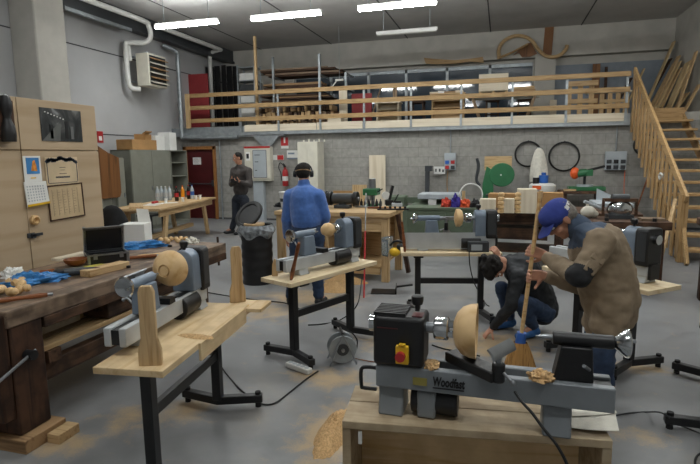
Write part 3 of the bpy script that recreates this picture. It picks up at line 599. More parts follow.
# dark carved mask at the frame edge
p = at(3, 117, x=CX+.05)
t = thing('carved_bust', 'dark carved wooden bust hanging on the cabinet at the picture edge', 'carving', (CX+.004, p.y+.02, p.z-.2))
mb().lathe([(.0, 0), (.055, .0), (.06, .05), (.055, .12), (.035, .17), (.03, .2), (.045, .25), (.05, .31), (.035, .37), (0, .39)], (.062, 0, 0), (0, 0, 1), 14).build('figure', MT['black'], t)
mb().box((.002, -.08, .02), (.05, .08, .34)).build('mount', MT['old_z'], t)

# old bench
BT, BX0, BX1, BY0, BY1 = .85, -3.58, -2.68, 2.2, 4.68
t = thing('workbench', 'long old dark wooden workbench in front of the plywood cabinet', 'workbench', (BX1, BY0, 0))
D = BX1-BX0; Lb = BY1-BY0
mb().box((-D, 0, BT-.10), (0, Lb, BT)).build('benchtop', MT['old_top'], t, bevel=.008)
mb().box((-.045, .25, BT-.17), (0, Lb, BT-.101)).build('apron', MT['old'], t, bevel=.006)
for x0, x1, y0, y1 in ((-.2, -.01, .02, .24), (-D+.01, -D+.16, .02, .2), (-.2, -.02, Lb-.5, Lb-.34), (-D+.01, -D+.16, Lb-.5, Lb-.34)):
    mb().box((x0, y0, .085), (x1, y1, BT-.10)).build('leg', MT['old_z'], t, bevel=.01)
for x0 in (-.2, -D+.03): mb().box((x0+.03, .24, .3), (x0+.11, Lb-.5, .42)).build('rail', MT['old'], t, bevel=.006)
mb().box((-D+.04, .3, .42), (-.05, .4, .5)).build('cross_rail', MT['old_x'], t); mb().box((-.86, 1.6, .42), (-.05, 1.7, .5)).build('cross_rail', MT['old_x'], t)
mb().box((-.7, .85, BT-.30), (-.06, 1.75, BT-.105)).build('drawer', MT['old'], t, bevel=.006)
mb().box((-.3, .24, BT-.34), (-.27, .8, BT-.10)).build('side_panel', MT['white_wood'], t)
v = mb().box((-.24, -.06, .2), (-.02, .015, BT-.02)).build('vise_jaw', MT['old_z'], t, bevel=.01)
mb().cyl((-.02, .11, .56), (.05, .11, .56), .03, n=14).build('vise_screw', MT['black_metal'], v); mb().cyl((.03, -.3, .42), (.03, .14, .58), .009, n=8).build('vise_bar', MT['steel'], v)
mb().cyl((-.12, Lb, .79), (-.12, Lb+.06, .79), .03, n=12).cyl((-.12, Lb+.045, .9), (-.12, Lb+.045, .6), .012, n=8).build('end_screw', MT['old_z'], t)
one('block', mb().box((-.24, -.02, 0), (.06, .28, .083)), MT['tan_lumber'], 'pale wooden block under the near leg of the old bench', 'block', (BX1, BY0, 0), bevel=.005)
one('block', mb().box((0, 0, 0), (.09, .16, .06)), MT['pine'], 'small wooden offcut on the floor against the bench leg block', 'block', (BX1+.07, BY0+.12, 0), bevel=.004)
# planks stored on the low rails
rnd = random.Random(21)
spots_ = [(-.78, 1.9, 'grey_wood_y'), (-.62, 1.7, 'pine_y'), (-.47, 1.95, 'grey_wood_y'), (-.33, 1.6, 'grey_wood_y'), (-.19, 1.8, 'pine_y')]
for i, (x, L, q) in enumerate(spots_):
    one('plank', mb().box((0, 0, 0), (.12, L-.28, .035)), MT[q], f'plank lying on the low rails of the old bench, {ords[i] if i else "back"} from the cabinet', 'plank', (BX1+x, BY0+.27, .502), rnd.uniform(-.004, .004), 'planks under the old bench', bevel=.003)
for i, (x, L, q) in enumerate([(-.6, 1.5, 'grey_wood_y'), (-.4, 1.6, 'pine_y')]):
    one('plank', mb().box((0, 0, 0), (.12, L, .03)), MT[q], ['grey plank on top of the boards under the old bench', 'yellowish plank on top of the boards under the old bench'][i], 'plank', (BX1+x, BY0+.3, .54), .01, 'planks under the old bench', bevel=.003)

ZB = BT+.001
def on_b(px, py, z=BT): return at(px, py, z=z)+V((0, 0, .001))
# open case
p = on_b(106, 258); ang = R(74)
t = thing('instrument_case', 'open aluminium-edged black case on the old workbench', 'case', on_b(107, 261), R(62))
def tray(W, D_, H, th, base):
    c = mb().box((-W/2, -D_/2, base), (W/2, D_/2, base+th), m=0)
    for s in (-1, 1):
        c.box((s*W/2-(.008 if s > 0 else 0), -D_/2, base), (s*W/2+(.008 if s < 0 else 0), D_/2, base+H), m=0); c.box((-W/2, s*D_/2-(.008 if s > 0 else 0), base), (W/2, s*D_/2+(.008 if s < 0 else 0), base+H), m=0)
        c.box((s*W/2-.01, -D_/2-.003, base+H-.012), (s*W/2+.01, D_/2+.003, base+H), m=1); c.box((-W/2, s*D_/2-.01, base+H-.012), (W/2, s*D_/2+.01, base+H), m=1)
        for r in (-1, 1): c.box((s*W/2-.011, r*D_/2-.011, base), (s*W/2+.011, r*D_/2+.011, base+H), m=1)
    return c
t.rotation_euler = (0, 0, R(50))
tray(.30, .21, .08, .01, 0).box((-.14, -.09, .01), (.14, .09, .06), m=2).build('case_base', [MT['black'], MT['steel'], MT['black_cloth']], t)
lid = tray(.30, .21, .035, .01, 0).build('lid', [MT['black'], MT['steel']], t); lid.matrix_local = Matrix.Translation((0, .105, .082)) @ Matrix.Rotation(R(104), 4, 'X') @ Matrix.Translation((0, .105, -.01))
for s in (-.1, .1): mb().box((s-.015, -.118, .04), (s+.015, -.105, .085)).build('latch', MT['steel'], t)
# paper box
a, b = at(123, 246, z=BT), at(147, 246, z=BT); p = (a+b)/2
t = thing('paper_box', 'white carton with an open flap on the far end of the old bench', 'box', on_b(137, 241), R(18))
w = (b-a).length/2; H = .19
mb().box((-w, -.11, 0), (w, .11, H)).build('carton', MT['paper'], t, bevel=.003)
mb().add([(-w*.1, .1, H), (w*.98, .1, H), (w*.75, .13, H+.13), (-w*.3, .14, H+.14)]+[(-w*.1, .103, H), (w*.98, .103, H), (w*.75, .133, H+.13), (-w*.3, .143, H+.14)], [(0, 1, 2, 3), (7, 6, 5, 4), (0, 4, 5, 1), (1, 5, 6, 2), (2, 6, 7, 3), (3, 7, 4, 0)]).build('flap', MT['paper'], t)
# backrest of an office chair behind the bench
t = thing('office_chair', 'black padded office chair standing behind the far end of the bench', 'chair', (at(113, 225, y=4.78).x-.07, 4.97, 0), R(200))
mb().ball((0, .2, .93), (.18, .07, .28), nu=18).build('backrest', MT['black_cloth'], t); mb().ball((0, -.02, .47), (.23, .22, .06), nu=18).build('seat', MT['black_cloth'], t)
mb().cyl((0, 0, .1), (0, 0, .43), .03).build('column', MT['black_metal'], t); mb().bar((0, .1, .43), (0, .24, .8), .05, .03).build('back_bar', MT['black_metal'], t)
for k in range(5):
    a = k*2*math.pi/5; mb().bar((0, 0, .1), (math.cos(a)*.28, math.sin(a)*.28, .065), .04, .035).cyl((math.cos(a)*.28-.02, math.sin(a)*.28, .03), (math.cos(a)*.28+.02, math.sin(a)*.28, .03), .03, n=12).build('castor_arm', MT['black_metal'], t)
# crumpled bags
def crumple(name, p, r, m, label, cat, seed, flat=.45, n=26, rz=0):
    rnd = random.Random(seed); off = V((rnd.random()*9, rnd.random()*9, 0)); c = mb(); vs, fs = [], []; nu, nv = n, n//2
    for j in range(nv+1):
        a = math.pi*j/nv/2*1.0
        for i in range(nu):
            b = 2*math.pi*i/nu; d = V((math.cos(b)*math.sin(a), math.sin(b)*math.sin(a), math.cos(a)))
            k = 1+.45*mnoise.noise(d*2.2+off)+.28*mnoise.noise(d*6+off)+.12*mnoise.noise(d*13+off); vs.append(V((d.x*r[0]*k, d.y*r[1]*k, max(0, d.z*r[2]*k) if j < nv else 0)))
    for j in range(nv):
        for i in range(nu): fs.append((j*nu+i, (j+1)*nu+i, (j+1)*nu+(i+1) % nu, j*nu+(i+1) % nu))
    fs.append(tuple(nv*nu+i for i in range(nu))[::-1]); c.add(vs, fs)
    return one(name, c, m, label, cat, p, rz)
crumple('plastic_bag', on_b(139, 248), (.085, .26, .06), MT['bag_blue'], 'crumpled blue plastic bag between the open case and the white carton', 'bag', 3, rz=R(-52))
crumple('plastic_bag', on_b(33, 283), (.09, .2, .07), MT['bag_blue'], 'crumpled blue plastic bag at the near end of the old bench', 'bag', 8, rz=R(-40))
crumple('paper_towel', on_b(12, 277), (.06, .07, .07), MT['paper'], 'white crumpled paper at the near end of the old bench', 'paper', 12)
crumple('paper_towel', on_b(192, 243), (.07, .06, .05), MT['cloth_white'], 'white crumpled cloth at the far end of the old bench', 'cloth', 15)
# bowl, block, board
one('bowl', mb().lathe([(.03, 0), (.06, .012), (.085, .04), (.09, .06), (.083, .06), (.07, .03), (.0, .015)], n=28), MT['handle'], 'small turned wooden bowl beside the open case', 'bowl', on_b(76, 266))
one('block', mb().box((-.19, -.05, 0), (.19, .05, .05)), MT['pine'], 'long pale wood block beside the bowl on the old bench', 'block', on_b(106, 272), R(84), bevel=.004)
one('board', mb().box((-.2, -.045, 0), (.2, .045, .025)), MT['white_wood'], 'pale flat board behind the wooden bowl', 'board', on_b(74, 257), R(90), bevel=.003)
one('paper_sheet', mb().box((-.14, -.1, 0), (.14, .1, .002)), MT['yellow_paper'], 'yellow-green paper sheet under the drill on the old bench', 'paper', on_b(90, 268), R(70))
one('paper_sheet', mb().box((-.08, -.06, 0), (.08, .06, .002)), MT['yellow_paper'], 'small yellow paper sheet behind the blue bag', 'paper', on_b(30, 275), R(40))
t = thing('angle_grinder', 'dark green power tool lying on the old bench near the pale block', 'tool', on_b(68, 277), R(40))
mb().cyl((-.02, 0, .035), (.18, 0, .032), .032, .026, n=14).build('body', MT['dark_grey'], t); mb().box((-.09, -.035, .005), (-.015, .035, .06)).build('gear_head', MT['black'], t, bevel=.008); mb().cyl((.18, 0, .032), (.22, 0, .03), .028, .02, n=14).build('red_collar', MT['darkred'], t); mb().bar((-.05, .03, .03), (-.08, .14, .03), .03, .03).build('side_handle', MT['black'], t, bevel=.008)
# turned finials at the near end, and tools
for i, (px, py) in enumerate([(3, 293), (9, 296), (16, 294), (6, 287), (13, 288), (20, 291)]):
    one('turned_finial', mb().lathe([(.0, 0), (.018, .0), (.03, .025), (.016, .05), (.026, .07), (.02, .09), (0, .1)], n=16), MT['beech'], 'small turned wooden finial in the cluster at the near bench end', 'finial', on_b(px, py)+V((0, 0, .027)), 0, 'turned finials at the near bench end', rot=(R(82), 0, R(40+i*35)))
def chisel(p, rz, L1, L2, label, hm='handle', group='turning tools on the old bench', z=.02):
    t = thing('turning_chisel', label, 'chisel', p+V((0, 0, z)), rz, group)
    mb().lathe([(.0, 0), (.014, .0), (.017, L1*.2), (.013, L1*.5), (.017, L1*.85), (.012, L1), (0, L1)], (0, 0, 0), (1, 0, 0), 12).build('handle', MT[hm], t)
    mb().cyl((L1, 0, 0), (L1+.03, 0, 0), .011, n=10).bar((L1+.02, 0, 0), (L1+L2, 0, 0), .018, .006).build('blade', MT['steel'], t); return t
chisel(on_b(-6, 305), R(48), .28, .0, 'dark turned tool handle at the nearest corner of the old bench')
chisel(on_b(122, 261), R(42), .28, .12, 'turning chisel with brown handle in front of the blue bag')
chisel(on_b(138, 259), R(50), .25, .3, 'longer turning chisel pointing to the far end of the bench', 'turned')
chisel(on_b(40, 275), R(55), .1, .2, 'short steel chisel lying behind the blue bag')
for i, (px, py) in enumerate([(161, 242), (166, 241.5), (171, 241), (176, 241), (181, 240.5), (186, 241), (168, 243.5), (178, 243)]):
    one('turned_bead', mb().ball((0, 0, .024), (.026, .026, .024), nu=12, nv=8), MT['beech'], 'round turned wooden bead in the row at the far bench end', 'bead', on_b(px, py), 0, 'turned beads at the far bench end')
for i, (px, py) in enumerate([(128, 268), (170, 247)]):
    one('small_block', mb().box((-.02, -.014, 0), (.02, .014, .02)), MT['black'], ['small black block in front of the open case', 'small black block near the turned beads'][i], 'block', on_b(px, py), .4, bevel=.003)

# ================================================================== LATHES AND THEIR STANDS
def make_lathe(label, loc, rz, b0, b1, zc, body, grey, group=None, tail_x=.33, midi=True, rest=(0, -.18, 0)):
    """bed along x, headstock at -x, operator side -y"""
    t = thing('wood_lathe', label, 'lathe', loc, rz, group)
    ro = .043 if midi else .055
    for s in (-1, 1):
        mb().box((-.48, s*ro-.02, b0), (.47, s*ro+.02, b1)).build('bed_rail', grey, t, bevel=.006)
    mb().box((-.46, -ro+.021, b0+.01), (-.25, ro-.021, b1-.005)).build('bed_web', grey, t); mb().box((.30, -ro+.021, b0+.01), (.465, ro-.021, b1-.012)).build('end_web', MT['black'], t)
    for x in (-.415, .265):
        mb().prism([(-.075, 0), (.075, 0), (.06, b0*.5), (.055, b0+.012), (-.055, b0+.012), (-.06, b0*.5)], (x-.055, -.0, 0), (0, 1, 0), (0, 0, 1), .11).build('foot', grey, t, bevel=.008)
    if midi:
        arch = [(-.075, b1+.001), (.075, b1+.001), (.07, zc+.02)] + [(.07*math.cos(a*math.pi/8), zc+.02+.065*math.sin(a*math.pi/8)) for a in range(1, 8)] + [(-.07, zc+.02)]
        hs = mb().prism(arch, (-.38, 0, 0), (0, 1, 0), (0, 0, 1), .11).build('headstock', body, t, bevel=.006)
        cov = [(-.088, b1-.02), (.088, b1-.02), (.088, zc+.06), (.07, zc+.085), (-.07, zc+.085), (-.088, zc+.06)]; mb().box((-.505, -.05, b0-.02), (-.4805, .05, b1)).build('end_plate', MT['black'], t)
        pc = mb().prism(cov, (-.49, 0, 0), (0, 1, 0), (0, 0, 1), .109).build('pulley_cover', MT['black'], hs, bevel=.012)
        mb().box((-.475, .0885, b1+.02), (-.40, .0895, zc+.05)).build('side_plate', MT['dark_grey'], hs); mb().box((-.475, -.0895, b1+.02), (-.40, -.0885, zc+.05)).build('side_plate', MT['dark_grey'], hs)
    else:
        hs = mb().box((-.49, -.085, b1+.001), (-.27, .085, zc+.06)).build('headstock', body, t, bevel=.018)
        c = mb().box((-.488, -.075, zc+.058), (-.35, .075, zc+.064))
        for k in range(7): c.box((-.488, -.07+k*.0225, zc+.058), (-.35, -.06+k*.0225, zc+.073))
        c.build('cooling_ribs', body, hs)
    mb().cyl((-.31, 0, zc+.07), (-.31, 0, zc+.11), .011, n=10).lathe([(.022, .10), (.026, .115), (.026, .135), (.018, .14)], (-.31, 0, zc), (0, 0, 1), 14).build('lock_knob', MT['black'], hs)
    mb().cyl((-.52, 0, zc), (-.489, 0, zc), .037, n=22).build('handwheel', MT['chrome'], hs)
    sp = mb().cyl((-.271, 0, zc), (-.235, 0, zc), .024, n=18).build('spindle', MT['steel'], t)
    ck = mb().lathe([(.03, -.24), (.046, -.235), (.05, -.225), (.05, -.18), (.046, -.175), (.03, -.172)], (0, 0, zc), (1, 0, 0), 26)
    for k in range(4):
        a = k*math.pi/2+.4; ck.bar((-.18, math.cos(a)*.03, zc+math.sin(a)*.03), (-.155, math.cos(a)*.03, zc+math.sin(a)*.03), .022, .022)
    ck.build('chuck', MT['chrome'], t)
    # motor slung under the bed
    mr = .062 if not midi else .075; mz = mr+.004; mt_ = mb().cyl((-.33, .0 if not midi else .02, mz), (-.13, .0 if not midi else .02, mz), mr, n=20).build('motor', MT['black'], t, bevel=.006)
    # banjo and rest
    if midi:
        mb().prism([(-.035, 0), (.035, 0), (.03, .035), (-.03, .035)], (.0, -.19, b1+.002), (1, 0, 0), (0, 0, 1), -.26).cyl((.0, -.16, b1+.03), (.0, -.16, zc-.07), .022, n=14).build('banjo', MT['black_metal'], t); rx, ry, ra = 0, -.16, 0
    else:
        rx, ry, ra = .035, -.125, R(62)
        mb().bar((-.17, .06, b1+.025), (rx, ry, b1+.025), .075, .045).cyl((rx, ry, b1+.003), (rx, ry, zc-.08), .026, n=16).build('banjo', MT['black_metal'], t, bevel=.006)
    rs = mb(); rs.T = Matrix.Translation((rx, ry+.18*0, 0)) @ Matrix.Rotation(ra, 4, 'Z') @ Matrix.Translation((0, .18, 0))
    rs.cyl((0, -.18, zc-.08), (0, -.18, zc-.025), .012, n=10)
    RLn = .24 if midi else .17; prof = [(-.03, -.03), (-.02, -.005), (.0, .012), (.006, .006), (-.012, -.012), (-.022, -.034)]
    rs.prism(prof, (-RLn/2, -.18, zc-.012), (0, 1, 0), (0, 0, 1), RLn); rest = rs.build('tool_rest', MT['steel'], t)
    mb().cyl((rx+.02, ry-.02, b1+.05), (rx+.05, ry-.05, b1+.03), .006, n=8).ball((rx+.055, ry-.055, b1+.028), .011, nu=10, nv=6).build('rest_lever', MT['steel'], t)
    # tailstock
    x = tail_x if not midi else .22
    ts = mb().prism([(-.07, b1+.001), (.08, b1+.001), (.07, zc-.02), (-.045, zc-.02)], (x-.06, .045, 0), (1, 0, 0), (0, 0, 1), .09).build('tailstock', body, t, bevel=.006)
    mb().cyl((x-.135, 0, zc), (x+.09, 0, zc), .028, n=18).build('barrel', body if body is not MT['black'] else MT['black'], ts, bevel=.004)
    mb().lathe([(.0, -.2), (.004, -.2), (.008, -.175), (.012, -.17), (.012, -.134)], (x, 0, zc), (1, 0, 0), 12).build('centre', MT['steel'], ts)
    mb().lathe([(.02, .09), (.03, .1), (.055, .128), (.058, .14), (.05, .146), (.02, .14)], (x, 0, zc), (1, 0, 0), 24).cyl((x+.14, .035, zc), (x+.175, .035, zc), .008, n=8).build('tail_handwheel', MT['chrome'], ts)
    mb().cyl((x, -.05, b1+.06), (x-.03, -.12, b1+.10), .007, n=8).build('lock_lever', MT['steel'], ts)
    return t, hs
def bowl_blank(R0, D, lab, p, rz, mt='beech'):
    """hollow bowl, mouth towards +x"""
    pr = [(.025, 0), (.04, .0), (R0*.62, D*.12), (R0*.86, D*.38), (R0*.97, D*.7), (R0, D), (R0*.9, D), (R0*.82, D*.6), (R0*.5, D*.3), (0, D*.22)]
    return one('bowl_blank', mb().lathe(pr, (0, 0, 0), (1, 0, 0), 36), MT[mt], lab, 'bowl', p, rz)

def make_stand(label, loc, rz, H, L=1.1, W=.36, lx=.38, bm=None, group='black metal lathe stands'):
    """board along x, T-legs across it"""
    bm = bm or MT['ply_pale']
    t = thing('lathe_stand', label, 'stand', loc, rz, group)
    mb().box((-L/2, -W/2, H-.035), (L/2, W/2, H)).build('board', bm, t, bevel=.003)
    for s in (-1, 1):
        lg = mb().box((s*lx-.03, -.03, .07), (s*lx+.03, .03, H-.036)).box((s*lx-.05, -.15, H-.06), (s*lx+.05, .15, H-.036)).build('leg', MT['black_metal'], t, bevel=.004)
        ft = mb().bar((s*lx, .012, .0625), (s*(lx+.08), -.29, .0625), .055, .055, side=(1, 0, 0)).bar((s*lx, -.012, .0625), (s*(lx+.08), .29, .0625), .055, .055, side=(1, 0, 0)).build('foot_bar', MT['black_metal'], t, bevel=.006)
        for q in (-.26, .26): mb().cyl((s*(lx+.072), q, 0), (s*(lx+.072), q, .108), .02, n=12).build('levelling_foot', MT['rubber'], ft)
    mb().box((-lx, -.02, .36), (lx, .02, .42)).build('crossbar', MT['black_metal'], t, bevel=.004)
    return t
BLUE, LG = MT['lathe_blue'], MT['lathe_light']
def to_world(o, p): return V(o.location) + RZ(o.rotation_euler[2]) @ V(p)
# nearest: big lathe on the low box
LX, LY, LZ = -.022, 2.17, .575
lathe5, hs = make_lathe('black and grey wood lathe in the foreground on the low wooden box', (LX, LY, LZ), R(-.8), .13, .23, .392, MT['black'], MT['lathe_grey'], tail_x=.375, midi=False)
for ch in hs.children: pass
sw = mb().box((-.385, -.108, .255), (-.33, -.0855, .335)).box((-.372, -.112, .335), (-.343, -.09, .345)).build('switch_plate', MT['yellow'], hs, bevel=.004)
mb().cyl((-.362, -.128, .292), (-.362, -.107, .292), .021, n=18).build('stop_button', MT['red'], sw)
mb().box((-.47, -.0875, .40), (-.38, -.0845, .404)).build('red_stripe', MT['darkred'], hs)
mb().box((-.325, -.06, .4515), (-.28, .0, .456)).build('red_marker', MT['darkred'], hs)
mb().box((-.315, -.079, .158), (-.255, -.0765, .192)).build('yellow_plate', mat('faded_yellow', '#8d8340', .6), lathe5)
mb().tube(curve_pts([(-.48, -.02, .19), (-.53, -.02, .19), (-.56, -.02, .175), (-.56, -.02, .1), (-.55, -.02, .09), (-.49, -.02, .09)], 4), .009, 8).build('belt_lever', MT['black_metal'], lathe5)
mb().box((-.30, -.066, .004), (-.22, .066, .125)).build('motor_bracket', MT['lathe_grey'], lathe5, bevel=.01)
def text_mesh(name, s, size, m, parent, loc, rot, ext=.0008, shear=0.0, bold=0.0):
    cu = bpy.data.curves.new(name, 'FONT'); cu.body = s; cu.size = size; cu.extrude = ext; cu.align_x = 'CENTER'; cu.align_y = 'CENTER'; cu.shear = shear; cu.offset = bold
    o = bpy.data.objects.new(name, cu); COL.objects.link(o); dg = bpy.context.evaluated_depsgraph_get(); me = bpy.data.meshes.new_from_object(o.evaluated_get(dg)); bpy.data.objects.remove(o)
    me.materials.clear(); me.materials.append(m); r = bpy.data.objects.new(name, me); COL.objects.link(r)
    if parent is not None: r.parent = parent
    r.location = loc; r.rotation_euler = rot; return r
text_mesh('lettering', 'Woodfast', .058, MT['black'], lathe5, (-.165, -.0785, .182), (R(90), 0, 0), shear=.12, bold=.002).scale = (.56, .95, 1)
mb().box((-.23, -.0788, .152), (-.10, -.0765, .157)).build('underline', MT['black'], lathe5)
bowl_blank(.116, .095, 'half round pale bowl blank on the foreground lathe chuck', to_world(lathe5, (-.153, 0, .392)), R(-.8), 'beech')
crumple('shavings', to_world(lathe5, (.2, -.04, .231)), (.05, .045, .03), MT['dust'], 'heap of shavings on the bed of the foreground lathe', 'shavings', 5)['kind'] = 'stuff'
crumple('shavings', to_world(lathe5, (-.24, -.03, .231)), (.03, .05, .02), MT['dust'], 'small heap of shavings beside the headstock of the foreground lathe', 'shavings', 6)['kind'] = 'stuff'
# its low box
a, b = at(342, 421, z=LZ), at(613, 441, z=LZ); dv = (b-a); ang = math.atan2(dv.y, dv.x); Lb5 = dv.length
t = thing('lathe_box', 'low open-fronted plywood box carrying the foreground lathe', 'box', (a.x, a.y, 0), ang)
for y0, y1 in ((0, .19), (.193, .36)): mb().box((0, y0, LZ-.035), (Lb5, y1, LZ)).build('top_plank', MT['dusty_ply'], t, bevel=.003)
for x in (0, Lb5-.035): mb().box((x, .003, 0), (x+.035, .36, LZ-.036)).build('side_panel', MT['dusty_ply'], t)
mb().box((.035, .33, 0), (Lb5-.035, .355, LZ-.036)).build('back_panel', MT['ply'], t); mb().box((.036, .01, .1), (Lb5-.036, .33, .125)).build('shelf', MT['ply'], t)
mb().box((.07, .0, LZ-.10), (.085, .012, LZ-.045)).build('white_latch', MT['white'], t)
for i, (px, py, ww) in enumerate([(596, 425, .09), (590, 418, .07)]):
    one('paper_sheet', mb().grid(lambda u, v: ((u-.5)*.2, (v-.5)*.2, .004+.02*u*u), 6, 4, t=.002), MT['cloth_white'], ['pale creased paper on the right end of the low box', 'second pale paper sheet tucked under the lathe foot'][i], 'paper', at(px-6, py-4-6*i, z=LZ)+V((0, 0, .003+.006*i)), .3*i-.1)
# four blue lathes on stands
H1 = .70
s1 = make_stand('black metal lathe stand with long board, left front beside the old bench', (-1.775, 2.57, 0), R(96.5), H1, 1.16, .37, .41, MT['ply'])
for (x, y) in ((-.50, -.105), (.66, -.09)):
    # upright boards standing at the two ends of the stand
    if x > 0: mb().box((.50, -.19, H1-.06), (.80, .0, H1-.036)).build('extension_board', MT['ply'], s1, bevel=.003); mb().box((.50, -.3, H1-.034), (.72, -.02, H1-.01)).build('extension_board', MT['ply'], s1, bevel=.003)
    zb = H1 if x < 0 else H1-.009; ol = [(-.055, 0), (.055, 0), (.055, .08), (.038, .14), (.038, .37), (.026, .40), (-.026, .40), (-.038, .37), (-.038, .14), (-.055, .08)]
    mb().prism(ol, (x, y+.02, zb), (.25 if x < 0 else .55, -1, 0), (0, 0, 1), .03).build('upright_board', MT['pine_z'], s1, bevel=.004)
mb().box((-.2, -.2, H1-.10), (.48, -.185, H1-.0)).build('front_board', MT['ply'], s1)
L1, hs1 = make_lathe('blue-grey wood lathe with a large bowl blank on the left front stand', (-1.925, 2.58, H1+.001), R(96.5+180), .05, .15, .335, BLUE, LG, 'blue-grey wood lathes')
one('bowl_blank', mb().lathe([(.04, 0), (.09, .004), (.112, .018), (.112, .034), (.094, .072), (.062, .098), (.038, .108), (.033, .095), (.028, .108), (.0, .108)], (0, 0, 0), (1, 0, 0), 36), MT['beech'], 'large round pale bowl blank mounted on the left front lathe', 'bowl', to_world(L1, (-.153, 0, .335)), R(96.5+180))
mid = at(322, 270, z=.72)
s2 = make_stand('black metal lathe stand in the middle in front of the blue fleece person', (-1.50, 4.28, 0), R(66), .72, 1.12, .36, .37)
L2 = copy_tree(L1, 'blue-grey wood lathe with a small round blank on the middle stand', (-1.525, 4.29, .721), R(66+180))
one('wood_blank', mb().lathe([(.02, 0), (.05, .004), (.062, .03), (.062, .06), (.045, .095), (.02, .11)], (0, 0, 0), (1, 0, 0), 28), MT['beech'], 'small round wood blank in the chuck of the middle lathe', 'blank', to_world(L2, (-.153, 0, .335)), R(66+180))
s3 = make_stand('black metal lathe stand behind, left of the crouching person', (-.50, 5.46, 0), R(12), .72, 1.02, .36, .33)
L3 = copy_tree(L1, 'blue-grey wood lathe seen from behind on the far stand', (-.52, 5.47, .721), R(12+180))
for o in (L3,): pass
mb().box((-.40, .085, .0), (-.19, .16, .105)).build('control_box', MT['dark_grey'], L3, bevel=.006); mb().box((-.33, .161, .02), (-.22, .166, .08)).build('control_panel', MT['grey_box'], L3)
mb().box((-.30, .066, .02), (.46, .072, .19)).build('rear_skirt', LG, L3)
mb().box((-.46, .066, .105), (-.30, .072, .19)).build('rear_skirt', LG, L3)
one('wood_blank', mb().lathe([(.03, 0), (.075, .01), (.095, .035), (.095, .07), (.05, .085)], (0, 0, 0), (1, 0, 0), 28), MT['beech'], 'flat round blank on the far lathe seen edge-on', 'blank', to_world(L3, (-.153, 0, .335)), R(192))
# fourth: behind the hunched man; headstock end towards us
s4 = make_stand('black metal lathe stand at the right behind the beige jacket person', (.845, 4.575, 0), R(-48), .72, 1.0, .38, .25)
L4 = copy_tree(L1, 'blue-grey wood lathe at the right behind the beige jacket person', (.80, 4.70, .721), R(-48+180))
# fifth stand: only its foot reaches into the picture on the right
s5 = make_stand('black metal lathe stand at the right edge with only one foot in view', (1.45, 3.85, 0), R(72), .72, 1.0, .30, .42)
# ================================================================== FAR LEFT: LOCKERS, TABLE WITH DRINKS
def locker(label, loc, rz, W, D_, H, open_front=False, m='locker'):
    t = thing('metal_locker', label, 'locker', loc, rz, 'grey green metal lockers')
    c = mb().box((-W/2, -D_/2+.02, 0), (-W/2+.02, D_/2, H)).box((W/2-.02, -D_/2+.02, 0), (W/2, D_/2, H)).box((-W/2, D_/2-.02, 0), (W/2, D_/2, H)).box((-W/2, -D_/2+.02, H-.02), (W/2, D_/2, H)).box((-W/2, -D_/2+.02, 0), (W/2, D_/2, .08))
    c.build('body', MT[m], t)
    if open_front:
        for z in (.45, .85, 1.25, 1.6): mb().box((-W/2+.02, -D_/2+.06, z), (W/2-.02, D_/2-.02, z+.02)).build('shelf', MT[m], t)
    else:
        n = 2
        for k in range(n):
            x0 = -W/2+k*W/n
            d_ = mb().box((x0+.006, -D_/2, .09), (x0+W/n-.006, -D_/2+.018, H-.015)).build('door', MT[m], t, bevel=.004)
            mb().box((x0+W/n-.07, -D_/2-.02, H*.5), (x0+W/n-.045, -D_/2, H*.5+.1)).build('handle', MT['steel'], d_)
    return t
# seen from the side: they stand along the left wall, doors towards +x
locker('tall grey-green locker with closed doors and cartons on top, by the left wall', (-8.42, 10.9, 0), R(90), 1.5, .55, 1.93)
locker('grey-green locker standing open with shelves, next to the closed one', (-8.42, 12.05, 0), R(90), .72, .55, 1.93, True)
locker('grey-green locker left of the others, partly behind the plywood cabinet', (-8.3, 9.35, 0), R(90), .9, .5, 1.75)
t = thing('notice_board', 'brown notched board leaning on the near locker beside the plywood cabinet', 'board', (-8.0, 9.25, 0), R(90))
mb().prism([(-.30, .9), (.25, .9), (.30, 1.0), (.30, 1.75), (.0, 1.85), (-.30, 2.0)], (0, 0, 0), (1, 0, 0), (0, 0, 1), .03).build('panel', MT['brown'], t); mb().box((-.3, -.02, 0), (-.25, .01, .92)).build('stand_bar', MT['locker'], t); mb().box((.2, -.02, 0), (.25, .01, .92)).build('stand_bar', MT['locker'], t)
one('cardboard_box', mb().box((-.22, -.45, 0), (.22, .45, .24)), MT['cardboard'], 'long brown cardboard box lying on top of the closed locker', 'box', (-8.42, 10.75, 1.931), bevel=.006)
t = thing('cardboard_box', 'small open cardboard box on the long brown carton', 'box', (-8.42, 10.98, 2.172), .2)
mb().box((-.14, -.16, 0), (.14, .16, .14)).build('carton', MT['cardboard'], t); mb().bar((.14, -.15, .14), (.24, -.15, .2), .02, .3, side=(0, 0, 1)).build('flap', MT['cardboard'], t)
one('carton', mb().box((-.17, -.18, 0), (.17, .18, .36)), MT['paper'], 'white carton on the closed locker, right of the cardboard', 'box', (-8.42, 11.42, 1.931), bevel=.004)
one('carton', mb().box((-.17, -.15, 0), (.17, .15, .46)), MT['paper'], 'taller white carton at the right end of the locker top', 'box', (-8.42, 11.95, 1.931), bevel=.004)
crumple('jacket', (-8.66, 12.62, .0), (.15, .16, 1.0), MT['black_cloth'], 'heap of black coats beside the red door', 'coat', 31)
bpy.data.objects['jacket'].scale = (1, 1, 1.72)
p = at(100, 137, x=-8.99); t = thing('wall_sign', 'small red and white sign on the left wall above the locker', 'sign', p)
mb().box((-.0, -.09, -.13), (.01, .09, .13)).build('plate', MT['red'], t); mb().box((.01, -.05, -.08), (.012, .05, .02)).build('pictogram', MT['paper'], t)
